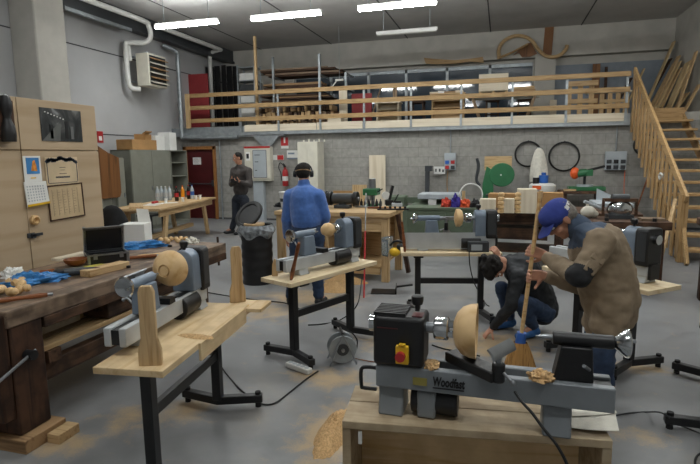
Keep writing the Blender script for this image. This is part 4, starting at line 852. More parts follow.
one('stool', mb().box((-.2, -.25, .42), (.2, .25, .46)).box((-.18, -.23, 0), (-.14, -.19, .42)).box((.14, -.23, 0), (.18, -.19, .42)).box((-.18, .19, 0), (-.14, .23, .42)).box((.14, .19, 0), (.18, .23, .42)), MT['black_metal'], 'low dark stool in front of the near locker', 'stool', (-7.75, 10.2, .0))

# drinks table
TX, TY, TH = at(165, 205, z=.82).x, 0, .82
a, b, c_ = at(160, 209, z=.82), at(216, 197, z=.82), at(118, 205, z=.82)
ang = math.atan2((b-a).y, (b-a).x); TLn = (b-a).length; TW = 1.0
t = thing('drinks_table', 'pale wooden table with splayed legs carrying bottles and papers', 'table', a, ang); t.location.z = 0
mb().box((0, .0, TH-.045), (TLn, TW, TH)).build('tabletop', MT['pine'], t, bevel=.005)
mb().box((.1, .06, TH-.16), (TLn-.1, .09, TH-.046)).build('apron', MT['pine'], t); mb().box((.1, TW-.09, TH-.16), (TLn-.1, TW-.06, TH-.046)).build('apron', MT['pine'], t)
for x0, x1 in ((.5, .3), (TLn-.5, TLn-.3)):
    for y in (.12, TW-.12): mb().bar((x1, y, 0), (x0, y, TH-.05), .11, .06, side=(1, 0, 0)).build('leg', MT['pine_z'], t, bevel=.005)
mb().box((.3, TW/2-.05, .18), (TLn-.3, TW/2+.05, .26)).build('stretcher', MT['pine'], t)
tw = lambda x, y, z=TH+.001: V((a.x, a.y, 0)) + RZ(ang) @ V((x, y, z))
one('plank', mb().box((-.5, -.12, 0), (.5, .12, .03)), MT['pine'], 'pale plank lying across the near corner of the drinks table', 'plank', tw(.5, .72), ang+.5, bevel=.003)
for i, (x, y) in enumerate([(.75, .55), (1.05, .6), (1.25, .4)]): one('paper_sheet', mb().box((-.15, -.1, 0), (.15, .1, .004)), MT['paper'], ['white paper sheet nearest the bottles end, left on the drinks table', 'white paper sheet in the middle of the drinks table', 'white paper sheet just left of the water bottles'][i], 'paper', tw(x, y), i*.4)
def bottle(label, p, liquid, cap, lab, h=.31, r=.043, group='drink bottles'):
    t = thing('drink_bottle', label, 'bottle', p, 0, group)
    mb().lathe([(r*.8, 0), (r, .012), (r, h*.62), (r*.75, h*.76), (.014, h*.9), (.014, h*.94), (0, h*.94)], n=14).build('body', liquid, t); mb().cyl((0, 0, h*.942), (0, 0, h), .016, n=12).build('cap', cap, t)
    mb().lathe([(r+.001, h*.28), (r+.001, h*.55)], n=14, closed=False).build('label', lab, t); return t
water = mat('water_bottle', '#b4bfc6', .15, 0, .1)
def px_t(px, py): return at(px, py, z=TH)+V((0, 0, .001))
for i, (px, py) in enumerate([(162, 200.5), (166, 200.5), (170, 200.2), (158, 201)]): bottle(['clear water bottle, left one of the front three', 'clear water bottle, middle of the front three', 'clear water bottle, right of the front three', 'clear water bottle behind the front three at left'][i], px_t(px, py), water, MT['white'], MT['lathe_light'])
bottle('dark cola bottle nearest the water bottles', px_t(177, 201), MT['cola'], MT['red'], MT['red']); bottle('dark cola bottle at the right of the orange drink', px_t(189, 199), MT['cola'], MT['red'], MT['red'])
bottle('orange drink bottle between the two cola bottles', px_t(183, 199.6), MT['orange_drink'], MT['orange'], MT['orange_drink']); bottle('clear blue-labelled bottle behind the right cola bottle', px_t(186, 199.3)+V((.1,.1,0)), water, MT['blue'], MT['blue'])
for i, (px, py) in enumerate([(166, 203), (183, 201.6), (196, 199.5), (200, 199)]): one('paper_cup', mb().lathe([(.025, 0), (.036, .09), (.033, .09), (.023, .01), (0, .01)], n=14), MT['paper'], ['white paper cups in front of the water bottles', 'white paper cup between the cola bottles', 'white paper cup right of the last bottle', 'white paper cup at the far end of the drinks table'][i], 'cup', px_t(px, py))
one('snack_bag', mb().box((-.1, -.03, 0), (.1, .03, .05)), MT['red'], 'small red packet lying in front of the water bottles', 'packet', px_t(155, 203.5), ang, bevel=.015)
# door signs
p = at(197, 161, y=13.13); t = thing('door_notice', 'white paper notice taped to the red door', 'notice', p)
mb().box((-.13, -.003, -.1), (.13, 0, .1)).build('sheet', MT['paper'], t)
c = mb()
for k in range(5): c.box((-.09, -.004, .06-.032*k), (.03+.02*(k % 3), -.003, .066-.032*k))
c.build('printed_lines', MT['dark_grey'], t)
p = at(194.5, 137, y=13.05); t = thing('exit_sign', 'small red box sign above the red door', 'sign', p); mb().box((-.14, -.05, -.06), (.14, .02, .07)).build('housing', MT['red'], t, bevel=.006); mb().box((-.12, -.052, -.035), (.12, -.05, .045)).build('face', MT['darkred'], t)

# ================================================================== BACK WALL FITTINGS
BY = 13.095
a, b = at(244, 147, y=12.9), at(271, 181, y=12.9); w, h = b.x-a.x, a.z-b.z
t = thing('electric_cabinet', 'white electric distribution cabinet with a glazed door on the block wall', 'cabinet', (a.x, BY, b.z))
mb().box((0, -.2, 0), (w, 0, h)).build('body', MT['cream'], t, bevel=.008)
mb().box((.0, -.215, h-.035), (w, -.19, h+.01)).build('red_strip', MT['red'], t)
dr = mb().box((w*.3, -.225, .06), (w*.97, -.2, h-.06)).build('door', MT['cream'], t, bevel=.006)
mb().box((w*.36, -.229, .1), (w*.86, -.226, h-.1)).build('door_glass', MT['grey_box'], dr)
c = mb().box((w*.36-.012, -.231, .09), (w*.36, -.226, h-.09)).box((w*.86, -.231, .09), (w*.86+.012, -.226, h-.09)); c.box((w*.36, -.231, .088), (w*.86, -.226, .1)).box((w*.36, -.231, h-.1), (w*.86, -.226, h-.088)); c.build('seal', MT['dark_grey'], dr)
c = mb()
for k, zz in enumerate((.3, .55, .75)): c.box((w*.42, -.2305, h*zz), (w*(.5+.06*k), -.229, h*zz+.02))
c.build('label_strips', MT['dark_grey'], dr)
mb().box((.05, -.215, h*.6), (w*.22, -.2, h*.85)).build('meter', MT['paper'], t); mb().box((.07, -.218, h*.66), (w*.19, -.2151, h*.8)).build('meter_window', MT['black'], t)
a2, b2 = at(254, 183, y=13.0), at(264, 183, y=13.0)
one('cable_trunking', mb().box((a2.x, 12.95, .0), (b2.x, 13.09, b.z-.01)), MT['grey_box'], 'grey cable trunking between the electric cabinet and the floor', 'conduit')
def sign(px0, py0, px1, py1, parts, label, name='wall_sign', y=BY):
    a, b = at(px0, py0, y=y), at(px1, py1, y=y); t = thing(name, label, 'sign', (a.x, y, b.z)); w, h = b.x-a.x, a.z-b.z
    for nm_, m, x0, z0, x1, z1 in parts: mb().box((w*x0, -.012 if nm_ == 'plate' else -.014, h*z0), (w*x1, 0 if nm_ == 'plate' else -.012, h*z1)).build(nm_, MT[m], t)
    return t
sign(281, 137.5, 288.5, 148.5, [('plate', 'white', 0, 0, 1, 1), ('red_field', 'red', .0, .25, .38, 1), ('red_field', 'red', .62, .25, 1, 1), ('red_field', 'red', .38, .25, .62, .5)], 'red and white extinguisher sign high on the block wall')
sign(273, 155, 284, 160, [('plate', 'white', 0, 0, 1, 1), ('red_field', 'red', .4, .05, .98, .95)], 'small red and white sign above the fire extinguisher')
sign(287, 150.5, 298, 159, [('plate', 'white', 0, 0, 1, 1), ('blue_bar', 'lathe_blue', 0, 0, 1, .15), ('blue_bar', 'lathe_blue', .1, .55, .7, .75)], 'white and blue sign left of the tall pale cabinet')
p = at(285, 176, y=12.98); t = thing('fire_extinguisher', 'red fire extinguisher hanging on the block wall', 'extinguisher', (p.x, 12.998, at(285, 186, y=13).z))
mb().lathe([(.0, 0), (.07, .0), (.08, .02), (.08, .36), (.065, .42), (.03, .46), (.03, .5), (0, .5)], n=18).build('cylinder', MT['red'], t); mb().box((-.02, -.06, .5), (.02, .04, .54)).bar((0, 0, .54), (0, -.1, .6), .03, .015).build('valve', MT['black'], t)
mb().tube(curve_pts([(0, -.03, .52), (-.12, -.03, .62), (-.17, -.03, .5), (-.1, -.06, .35), (-.085, -.06, .15)], 5), .013, 8).build('hose', MT['black'], t); mb().lathe([(.081, .14), (.081, .26)], n=18, closed=False).build('label', MT['paper'], t)
mb().box((-.03, .07, .2), (.03, .1, .3)).build('bracket', MT['black'], t)
a, b = at(298, 142, y=12.6), at(318, 142, y=12.6)
t = thing('tall_cabinet', 'tall pale cabinet standing against the block wall behind the blue fleece person', 'cabinet', ((a.x+b.x)/2, 12.75, 0)); w = (b.x-a.x)/2; H = a.z
mb().box((-w, -.2, 0), (w, .3, H)).build('body', MT['cream'], t, bevel=.006)
for s in (0, 1): mb().box((-w+s*w+.004, -.22, .06), (s*w-.004, -.201, H-.03)).build('door', MT['cream'], t, bevel=.004)
for k in range(5): mb().cyl((-w+.1+k*.14, 0, H), (-w+.1+k*.14, 0, H+.05+.02*(k % 2)), .02, n=8).build('peg', MT['cream'], t)
def socket_box(px0, py0, px1, py1, label, ns, cols):
    a, b = at(px0, py0, y=12.98), at(px1, py1, y=12.98); w, h = b.x-a.x, a.z-b.z
    t = thing('socket_box', label, 'socket', (a.x, BY, b.z)); mb().box((0, -.12, 0), (w, 0, h)).build('enclosure', MT['grey_box'], t, bevel=.008)
    mb().box((.0, -.125, h*.62), (w, -.12, h*1.0)).build('cover', MT['grey_box'], t, bevel=.003)
    for k in range(ns):
        for r in range(2):
            x = w*(k+.5)/ns; mb().box((x-w*.34/ns, -.145, h*(.36-.3*r)), (x+w*.34/ns, -.12, h*(.56-.3*r))).build('socket', MT[cols[(k+r) % len(cols)]], t, bevel=.004)
    mb().cyl((w*.5, -.04, h), (w*.5, -.04, 2.36-b.z), .015, n=8).build('conduit', MT['galv'], t)
    return t
socket_box(444.5, 153, 455.5, 170, 'grey wall socket box with blue and red outlets, centre of the block wall', 2, ['blue', 'red', 'dark_grey'])
socket_box(606, 151.5, 626, 170, 'wider grey wall socket box on the block wall near the stair', 3, ['dark_grey', 'black', 'dark_grey'])
one('cable', mb().tube(curve_pts([(at(625, 168, y=13.04)), (at(624, 190, y=13.06)), (at(626, 215, y=13.06))], 5), .008, 6), MT['orange'], 'thin orange cable hanging from the wider socket box', 'cable')
one('cable', mb().tube(curve_pts([(at(448, 170, y=13.04)), (at(447, 185, y=13.06)), (at(449, 200, y=13.06))], 5), .01, 6), MT['cardboard'], 'thin brown cable hanging under the centre socket box', 'cable')
for (cx, cy, r0, lb) in ((528, 154, 11.5, 'black cable coil on the wall behind the hanging white bag'), (564, 156.5, 13, 'black cable coil on the wall right of the hanging white bag'), (645, 145, 9, 'black cable coil on the wall behind the stair slats')):
    p = at(cx, cy, y=13.07); rr = r0/38.5
    c = mb()
    for k in range(3): c.tube([(math.cos(q*math.pi/16)*(rr-.012*k), .0-.018*k, math.sin(q*math.pi/16)*(rr-.01*k)*1.0) for q in range(32)], .009, 7, closed=True)
    c.box((-.01, -.04, rr-.02), (.01, .028, rr+.02)); one('cable_coil', c, MT['cord'], lb, 'cable', p)
# boards leaning on the wall above the bench
a, b = at(369, 196, y=12.95), at(385, 155, y=12.95)
one('board', mb().box((0, -.015, 0), (b.x-a.x, .015, b.z)), MT['white_wood_z'], 'tall pale board leaning on the block wall behind the middle bench', 'board', (a.x, 13.0, 0.001), rot=(R(-.2), 0, 0))
bpy.data.objects['board'].location
a, b = at(352, 200, y=12.9), at(366, 181, y=12.9)
one('board', mb().box((0, -.015, 0), (b.x-a.x, .015, b.z-.1)), MT['pine_z'], 'small yellow board leaning on the wall left of the tall pale board', 'board', (a.x, 12.95, .001))
a, b = at(333, 200, y=12.9), at(352, 187, y=12.9)
one('board', mb().box((0, -.015, 0), (b.x-a.x, .015, b.z-.1)), MT['cardboard'], 'brown board leaning on the wall right of the blue fleece person', 'board', (a.x, 12.95, .001))
# grey machine column with card on it
p = at(427, 192, y=12.8); zt = at(429, 167, y=12.8).z
one('vertical_post', mb().box((-.05, -.05, 0), (.05, .05, zt)).box((-.05, -.1, zt-.1), (.12, .06, zt+.03)), MT['dark_grey'], 'dark grey post standing at the block wall left of the socket box', 'post', (p.x, 12.85, 0))
sign(434, 166.5, 445, 174, [('plate', 'white', 0, 0, 1, 1), ('dark_mark', 'dark_grey', .12, .3, .25, .7), ('dark_mark', 'dark_grey', .45, .3, .6, .7), ('dark_mark', 'dark_grey', .75, .25, .9, .6)], 'small white card beside the centre socket box', 'wall_card', y=13.0)

# ================================================================== BIN, MIDDLE BENCH
p = at(258, 285, z=0)
BP = V((-3.19, 6.40, 0))
t = thing('waste_bin', 'black ribbed waste barrel with a plastic liner and a tilted lid', 'bin', BP)
pr = []
for k in range(13): pr += [(.205 if k % 2 else .213, .0+k*.062), (.205 if k % 2 else .213, .03+k*.062)]
mb().lathe([(0, 0)]+pr+[(.218, .80), (.195, .80), (.185, .1), (0, .1)], n=28).build('barrel', MT['black'], t)
liner = mat('liner_plastic', '#84898d', .12, 0, .5, 18, .7, 40)
def linf(u, v):
    a_ = u*2*math.pi; k = .03*mnoise.noise(V((math.cos(a_)*3, math.sin(a_)*3, v*4)))
    r_ = .222+.03*math.sin(v*3.1)+k; return (math.cos(a_)*r_, math.sin(a_)*r_, .81-.16*v+.03*math.sin(a_*5)*v)
c = mb(); c.grid(linf, 40, 5); c.grid(lambda u, v: (math.cos(u*6.2832)*(.222-.03*v), math.sin(u*6.2832)*(.222-.03*v), .81-.1*v), 40, 3); c.build('liner', liner, t)
ld = mb().lathe([(0, .0), (.155, .0), (.165, .018), (.19, .02), (.215, .012), (.22, -.02), (.205, -.02), (.19, -.005), (0, -.012)], n=32).build('lid', MT['black'], t)
nrm = V((-CF.x, -CF.y, 0))*.66 + V((0, 0, 1))*.62 - V((CR.x, CR.y, 0))*.45
ld.matrix_local = Matrix.Translation(at(248.5, 214.5, y=6.45)-BP) @ V((0, 0, 1)).rotation_difference(nrm).to_matrix().to_4x4()
one('wood_disc', mb().cyl((0, 0, 0), (0, 0, .025), .14, n=26), MT['pine'], 'round pale wooden disc lying on top of the waste in the barrel', 'disc', BP+V((-.02, -.02, .80)))
# bench
BH = .95; A = at(274, 211, z=BH); B = at(386, 212, z=BH); ang = -.03; Lm = (B-A).length+.08
A.z = 0
t = thing('long_bench', 'long pale wooden bench with grinders and tools behind the blue fleece person', 'workbench', A, ang)
DW = .95
mb().box((0, 0, BH-.06), (Lm, DW, BH)).build('benchtop', MT['pine'], t, bevel=.005)
mb().box((.02, .03, BH-.26), (Lm-.12, .06, BH-.061)).build('front_apron', MT['pine'], t)
for x in (.0, Lm-.14):
    for y in (.02, DW-.12): mb().box((x+.02, y, 0), (x+.12, y+.1, BH-.061)).build('leg', MT['pine_z'], t, bevel=.005)
mb().box((.12, .04, .18), (Lm-.14, DW-.05, .21)).build('shelf', MT['pine'], t); mb().box((Lm*.45, .035, .2), (Lm*.45+.04, DW-.05, BH-.26)).build('divider', MT['pine_z'], t)
mb().box((.12, DW-.05, .2), (Lm-.14, DW-.03, BH-.06)).build('back_panel', MT['pine'], t); mb().box((.12, .035, .1), (Lm-.14, .06, .18)).build('kick_rail', MT['pine'], t)
mb().bar((Lm+.0, .5, BH-.07), (Lm+.16, .5, .05), .09, .05, side=(0, 1, 0)).build('splayed_leg', MT['old_z'], t)
bw = lambda x, y, z=BH+.001: V((A.x, A.y, 0)) + RZ(ang) @ V((x, y, z))
def on_m(px, py): return at(px, py, z=BH)+V((0, 0, .001))
# bench grinder
t = thing('bench_grinder', 'dark bench grinder on the left part of the long bench', 'grinder', on_m(343, 208), ang)
mb().box((-.12, -.08, 0), (.12, .08, .05)).build('base', MT['dark_grey'], t, bevel=.008); mb().cyl((-.16, 0, .14), (.16, 0, .14), .08, n=22).box((-.05, -.05, .04), (.05, .05, .1)).build('motor', MT['dark_grey'], t, bevel=.01)
for s in (-1, 1): g = mb().cyl((s*.17, 0, .14), (s*.235, 0, .14), .105, n=24).build('wheel_guard', MT['black_metal'], t, bevel=.008); mb().cyl((s*.235, 0, .14), (s*.25, 0, .14), .03, n=12).build('nut', MT['steel'], g)
t2 = copy_tree(t, 'second dark bench grinder half hidden by the blue fleece person', on_m(313, 207), ang+.1)
# small green mortiser / drill
t = thing('bench_drill', 'small green bench drill with a grey motor on the long bench', 'drill', on_m(372, 206), ang)
mb().box((-.1, -.13, 0), (.1, .13, .03)).build('base', MT['green'], t, bevel=.006); mb().cyl((0, .06, .03), (0, .06, .22), .03).build('column', MT['steel'], t); mb().box((-.11, -.14, .17), (.11, .1, .27)).build('head', MT['green'], t, bevel=.012); mb().cyl((0, .02, .27), (0, .02, .42), .055, n=18).build('motor', MT['steel'], t, bevel=.008); mb().cyl((0, -.08, .17), (0, -.08, .09), .018, .01, n=10).build('chuck', MT['steel'], t)
mb().bar((.11, -.08, .22), (.2, -.14, .27), .014, .014).build('feed_lever', MT['black'], t)
items = [('white_sander', 388, 204), ('clamp', 398, 203)]
t = thing('belt_sander', 'white and black sanding tool standing on the right part of the long bench', 'tool', on_m(389, 205), .4)
mb().box((-.06, -.05, 0), (.06, .05, .08)).build('base', MT['black'], t, bevel=.008); mb().bar((0, 0, .08), (.06, 0, .3), .07, .04).build('belt_arm', MT['black'], t); mb().cyl((-.05, -.03, .15), (-.05, .04, .15), .06, n=18).build('disc', MT['white'], t); mb().bar((.0, 0, .09), (-.03, 0, .14), .05, .03).build('bracket', MT['steel'], t)
t = thing('hand_tool', 'small grey clamp tool at the right end of the long bench', 'tool', on_m(397, 207), .2); mb().box((-.08, -.05, 0), (.08, .05, .06)).build('body', MT['grey_box'], t, bevel=.01); mb().bar((-.05, 0, .06), (.02, 0, .19), .02, .02).build('lever', MT['black'], t); mb().box((-.03, -.03, .06), (.06, .03, .09)).build('jaw', MT['black'], t)
for i, (px, py, L, q) in enumerate([(368, 210, .4, 'steel'), (380, 211, .35, 'handle'), (388, 210.5, .3, 'turned')]):
    one('turning_tool', mb().cyl((-L/2, 0, .018), (0, 0, .018), .013, .016, n=10).bar((0, 0, .018), (L/2, 0, .018), .018, .008), MT[q], ['steel bar tool lying at the front of the long bench', 'brown handled tool lying at the front of the long bench', 'pale handled tool at the front right of the long bench'][i], 'tool', on_m(px, py-2), ang+.15*i, 'turning tools on the long bench')
c = mb().box((-.22, -.035, 0), (.22, .035, .02))
for k in range(6): c.cyl((-.18+.07*k, 0, .02), (-.18+.07*k, 0, .05), .016, n=8)
one('tool_tray', c, MT['black'], 'long black tray of small parts near the right bench edge', 'tray', on_m(393, 210), ang+.2)
c = mb().cyl((0, 0, 0), (0, 0, .17), .10, .11, n=20); 
t = thing('bucket', 'white plastic bucket on the left end of the long bench', 'bucket', on_m(284, 208)+V((.05, .0, 0)), 0); mb().lathe([(.085, 0), (.11, .22), (.115, .22), (.115, .24), (.10, .24), (.075, .01), (0, .01)], n=22).build('body', MT['white'], t); mb().lathe([(.0, .25), (.12, .245), (.12, .235)], n=22).build('lid', MT['white'], t); mb().lathe([(.1, .1), (.105, .15)], n=22, closed=False).build('label', MT['dark_grey'], t)
for i, (px, py, q) in enumerate([(265, 208, 'black'), (277, 209, 'black'), (289, 209, 'dark_grey')]): crumple('rag', on_m(px+14, py-1), (.08, .06, .06), MT['black_cloth'], ['dark rag at the left end of the long bench', 'dark rag beside the white bucket', 'dark rag in front of the white bucket'][i], 'cloth', 40+i)
for i in range(8): one('bottle', mb().lathe([(.02, 0), (.022, .07), (.008, .1), (.008, .12), (0, .12)], n=10), MT['dark_grey' if i % 2 else 'black'], 'small dark bottle or glue pot in the row at the back of the long bench', 'bottle', bw(Lm*.55+.06*i, DW-.1), 0, 'small pots on the long bench')
# yellow-black tools under the far end
t = thing('face_shield', 'clear face shield with yellow and black muffs hanging at the long bench end', 'shield', at(393, 250, y=6.64))
mb().grid(lambda u, v: (-.05-.16*math.cos((u-.5)*2.6)+.06, .17*math.sin((u-.5)*2.6), -.06+.22*v), 16, 4).build('visor', MT['glassy'], t).modifiers.new('thick', 'SOLIDIFY').thickness = .004
mb().ball((.03, -.03, -.02), (.075, .05, .06)).build('yellow_muff', MT['yellow'], t); mb().ball((.10, -.02, .05), (.05, .05, .05)).build('black_muff', MT['black'], t); mb().tube(curve_pts([(-.04, 0, .06), (.03, -.01, .12), (.12, 0, .11), (.17, .02, .06)], 5), .016, 8).build('headband', MT['black'], t)
# red-handled pole leaning at the bench
a, b = at(362.5, 260, y=5.9), at(366, 193, y=6.6)
t = thing('red_pole', 'thin grey pole with a red lower half leaning against the long bench', 'pole', (a.x, 5.95, 0))
o = V((a.x, 5.95, 0)); q0, q1 = V((0, 0, 0)), b-o
mb().cyl(q0, q0.lerp(q1, .62), .011, n=8).build('red_tube', MT['red'], t); mb().cyl(q0.lerp(q1, .62), q1, .008, n=8).build('grey_rod', MT['steel'], t)

# ================================================================== MACHINES AT THE BACK
# planer
a, b = at(384, 226, y=10.6), at(461, 226, y=10.6)
t = thing('planer', 'grey green planing machine with a light grey table behind the far lathe', 'machine', ((a.x+b.x)/2, 11.0, 0)); w = (b.x-a.x)/2
mb().box((-w*.9, -.3, 0), (w*.55, .3, .62)).build('base', MT['dgreen'], t, bevel=.02); mb().box((-w*.3, -.33, .55), (w*.7, .33, .72)).build('bed_casting', MT['dgreen'], t, bevel=.02)
zt = at(420, 194, y=10.7).z
mb().box((-w*.12, -.36, zt-.10), (w*.95, .36, zt)).build('table', MT['grey_box'], t, bevel=.008); mb().box((-w*.5, .1, .7), (w*.9, .2, zt-.1)).build('body', MT['dgreen'], t); mb().box((-w, -.2, .6), (-w*.5, .25, zt-.06)).build('end_cover', MT['dgreen'], t, bevel=.02); mb().box((w*.15, -.34, zt-.26), (w*.36, -.3, zt-.1)).build('control', MT['white'], t)
mb().box((w*.98, -.05, zt-.3), (w*1.06, 0, zt+.05)).build('fence_bar', MT['pine_z'], t)
# green bandsaw / disc sander
p = at(500, 175, y=12.3)
t = thing('bandsaw', 'green band saw with a round upper housing at the block wall', 'machine', (p.x-.1, 12.45, 0))
o0 = (t.location.x, 12.3)
zc = p.z; mb().prism([(math.cos(k*math.pi/12)*.28+.14, math.sin(k*math.pi/12)*.27) for k in range(24)], (0, -.12, zc), (1, 0, 0), (0, 0, 1), -.24).build('upper_housing', MT['green'], t, bevel=.02)
mb().prism([(-.28, -.9), (-.02, -.9), (-.05, .1), (-.2, .2), (-.28, -.2)], (0, -.1, zc), (1, 0, 0), (0, 0, 1), -.2).build('column', MT['green'], t, bevel=.01)
mb().box((-.28, -.25, 0), (.5, .25, .55)).build('base', MT['green'], t, bevel=.02); mb().box((-.2, -.3, zc-.47), (.62, .3, zc-.43)).build('table', MT['dark_grey'], t, bevel=.004); mb().cyl((.12, -.13, zc), (.12, -.15, zc), .02, n=10).build('hub', MT['white'], t)
mb().box((-.25, -.02, zc+.1), (.35, .0, zc+.42)).build('guard_board', MT['pine'], t) ; mb().tube(curve_pts([(-.42, -.05, zc+.38), (-.38, -.05, zc+.2), (-.42, -.05, zc-.1), (-.34, -.05, zc-.25)], 5), .035, 8).build('hose', MT['dark_grey'], t)
# dust extractor with hanging bag
p = at(540, 165, y=12.5)
t = thing('dust_extractor', 'dust extractor with an orange and white drum under a hanging white bag', 'machine', (at(542, 195, y=12.3).x, 12.35, 0))
zt = at(542, 188, y=12.1).z; x0 = -.02
mb().lathe([(.08, zt-.1), (.26, zt-.09), (.28, zt-.05), (.28, zt+.05), (.23, zt+.09), (0, zt+.1)], n=26).build('drum', MT['white'], t)
for s in (-1, 1): mb().cyl((s*.2, -.1, .0), (s*.2, -.1, zt-.07), .03, n=8).build('leg', MT['white'], t)
mb().cyl((0, .2, .0), (0, .2, zt-.07), .03, n=8).build('leg', MT['white'], t)
mb().box((-.22, -.287, zt-.03), (-.04, -.2, zt+.05)).build('orange_label', MT['orange'], t); mb().cyl((.02, -.05, zt+.1), (.02, -.05, zt+.27), .10, n=18).cyl((.02, -.05, zt+.27), (.02, -.05, zt+.33), .05, n=14).build('motor', MT['blue'], t, bevel=.01); mb().cyl((-.14, -.1, zt+.09), (-.14, -.1, zt+.22), .07, n=14).build('capacitor', MT['black'], t)
q = at(539, 148, y=12.85)
def bagf(u, v):
    a_ = u*2*math.pi; r_ = .04+.20*(v**.5)*(1-.25*v*v) + .03*math.sin(a_*4+v*3)*v
    return (q.x-t.location.x+math.cos(a_)*r_*.95+.02*v, .45+math.sin(a_)*r_*.5, q.z-(q.z-zt-.1)*v)
mb().grid(bagf, 36, 14).build('filter_bag', MT['cloth_white'], t); mb().box((q.x-t.location.x-.02, .43, q.z-.03), (q.x-t.location.x+.02, .72, q.z+.02)).build('hanger', MT['steel'], t)
# wooden bench at the right, with turning blanks
RH = .88; A = at(486, 216, z=RH); C_ = at(660, 219, z=RH)
A2 = V((-.33, 8.0, 0)); RL = 2.2
t = thing('dark_bench', 'long dark wooden bench carrying wood blanks behind the crouching person', 'workbench', A2, R(-5))
mb().box((0, 0, RH-.07), (RL, .95, RH)).build('benchtop', MT['old_x'], t, bevel=.006); mb().box((.05, .04, RH-.2), (RL-.05, .08, RH-.071)).build('apron', MT['old_x'], t)
for x in (.04, RL*.5, RL-.16):
    for y in (.06, .78): mb().box((x, y, 0), (x+.12, y+.12, RH-.071)).build('leg', MT['old_z'], t, bevel=.006)
mb().box((.1, .1, .25), (RL-.1, .85, .28)).build('shelf', MT['old_x'], t); mb().box((.2, .1, .45), (1.0, .7, .62)).build('drawer', MT['old_x'], t)
dw = lambda x, y, z=RH+.001: A2 + RZ(R(-5)) @ V((x, y, z))
def on_r(px, py): return at(px, py, z=RH)+V((0, 0, .001))
for i, (px, w_, h_, lb) in enumerate([(485.5, .22, .20, 'pale square wood blank at the left end of the dark bench'), (505, .19, .20, 'pale square wood blank, middle one on the dark bench'), (524, .26, .34, 'tallest pale square wood blank on the dark bench')]):
    one('wood_blank', mb().box((-w_/2, -w_/2, 0), (w_/2, w_/2, h_)), MT['white_wood_z'], lb, 'blank', on_r(px, 212.5)+V((.03, 0, 0)), .0, 'square wood blanks on the dark bench', bevel=.004)
beads = mb
for i, px in enumerate((498.5, 515.5)):
    pr = []
    for k in range(5): pr += [(.03, k*.06), (.045, k*.06+.012), (.045, k*.06+.04), (.03, k*.06+.056)]
    one('turned_column', mb().lathe([(0, 0)]+pr+[(0, .30)], n=18), MT['beech'], ['beaded turned column between the left and middle blanks', 'beaded turned column left of the tallest blank'][i], 'turning', on_r(px, 213)+V((.03, -.02, 0)), 0, 'beaded turned columns')
for i, (x, y, w_, h_) in enumerate([(.35, .62, .5, .22), (.95, .66, .5, .24)]):
    one('carton', mb().box((-w_/2, -.12, 0), (w_/2, .12, h_)), MT['cardboard'], ['brown carton behind the left and middle blanks', 'brown carton behind the tallest blank'][i], 'box', dw(x, y), R(-5), bevel=.006)
one('block', mb().box((-.12, -.07, 0), (.12, .07, .05)), MT['pine'], 'flat pale offcut in front of the dust extractor drum', 'block', on_r(545, 211), .2, bevel=.003)
one('sheet_tray', mb().box((-.25, -.1, 0), (.25, .1, .02)), MT['grey_box'], 'grey flat tray under the dark bench top beside the broom handle', 'tray', dw(1.05, .35, .63), R(-5))
crumple('rag', on_r(457, 200)+V((-.05, .9, 0)), (.2, .12, .12), MT['orange'], 'red and orange cloth heap behind the far lathe', 'cloth', 51)
bpy.data.objects.remove(bpy.data.objects[[o.name for o in bpy.data.objects if o.get('label') == 'red and orange cloth heap behind the far lathe'][0]])
# low crate with hoses and cloth behind lathe three
t = thing('low_cabinet', 'low green metal cabinet behind the far lathe', 'cabinet', (-.95, 9.6, 0), R(3)); mb().box((-.7, -.25, 0), (.75, .25, .74)).build('body', MT['dgreen'], t, bevel=.01); mb().box((-.72, -.27, .74), (.77, .27, .78)).build('top', MT['dgreen'], t)
for s in (-.68, .03): mb().box((s, -.265, .06), (s+.68, -.251, .7)).build('door', MT['dgreen'], t, bevel=.004)
for i, (px, q, r_) in enumerate([(446, 'red', (.09, .1, .14)), (455, 'blue', (.09, .1, .2)), (465, 'orange', (.09, .1, .13)), (475, 'black', (.09, .1, .13))]):
    m = {'red': 'red', 'blue': 'blue', 'orange': 'orange', 'black': 'black'}[q]; k = mat('cloth_'+q, {'red': '#b23a28', 'blue': '#3a2f8a', 'orange': '#c8502a', 'black': '#202022'}[q], .85, 0, .25, 20, .3, 70)
    crumple('cloth', V((at(px, 205, y=9.5).x, 9.55, .781)), r_, k, f'{q} crumpled cloth heaped on the low green cabinet', 'cloth', 60+i)
p = V((at(471, 200, y=9.75).x, 9.72, .781)); one('hose_coil', mb().tube([(math.cos(k*math.pi/14)*.2, 0, .21+math.sin(k*math.pi/14)*.2) for k in range(28)], .014, 7, closed=True), MT['white'], 'white hoop of hose standing on the low green cabinet', 'hose', p)
# mitre saw on the rear bench by the wall
GH = .9; t = thing('rear_bench', 'low dark wooden bench against the block wall under the wide socket box', 'workbench', (at(561, 200, y=12).x, 12.2, 0)); w = at(608, 200, y=12).x-at(561, 200, y=12).x
mb().box((0, 0, GH-.06), (w, .7, GH)).build('benchtop', MT['old_x'], t, bevel=.006)
for x in (.04, w-.14):
    for y in (.04, .56): mb().box((x, y, 0), (x+.1, y+.1, GH-.061)).build('leg', MT['old_z'], t)
mb().box((.1, .05, .3), (w-.1, .6, .33)).build('shelf', MT['old_x'], t)
t = thing('mitre_saw', 'red and green mitre saw on the rear bench', 'saw', (at(585, 195, y=12.4).x, 12.5, GH+.001))
mb().box((-.34, -.18, 0), (.4, .18, .09)).build('base', MT['green'], t, bevel=.012); mb().cyl((0, 0, .09), (0, 0, .13), .17, n=22).build('turntable', MT['grey_box'], t); mb().bar((.0, .1, .12), (.0, .06, .34), .05, .05).build('arm', MT['dark_grey'], t)
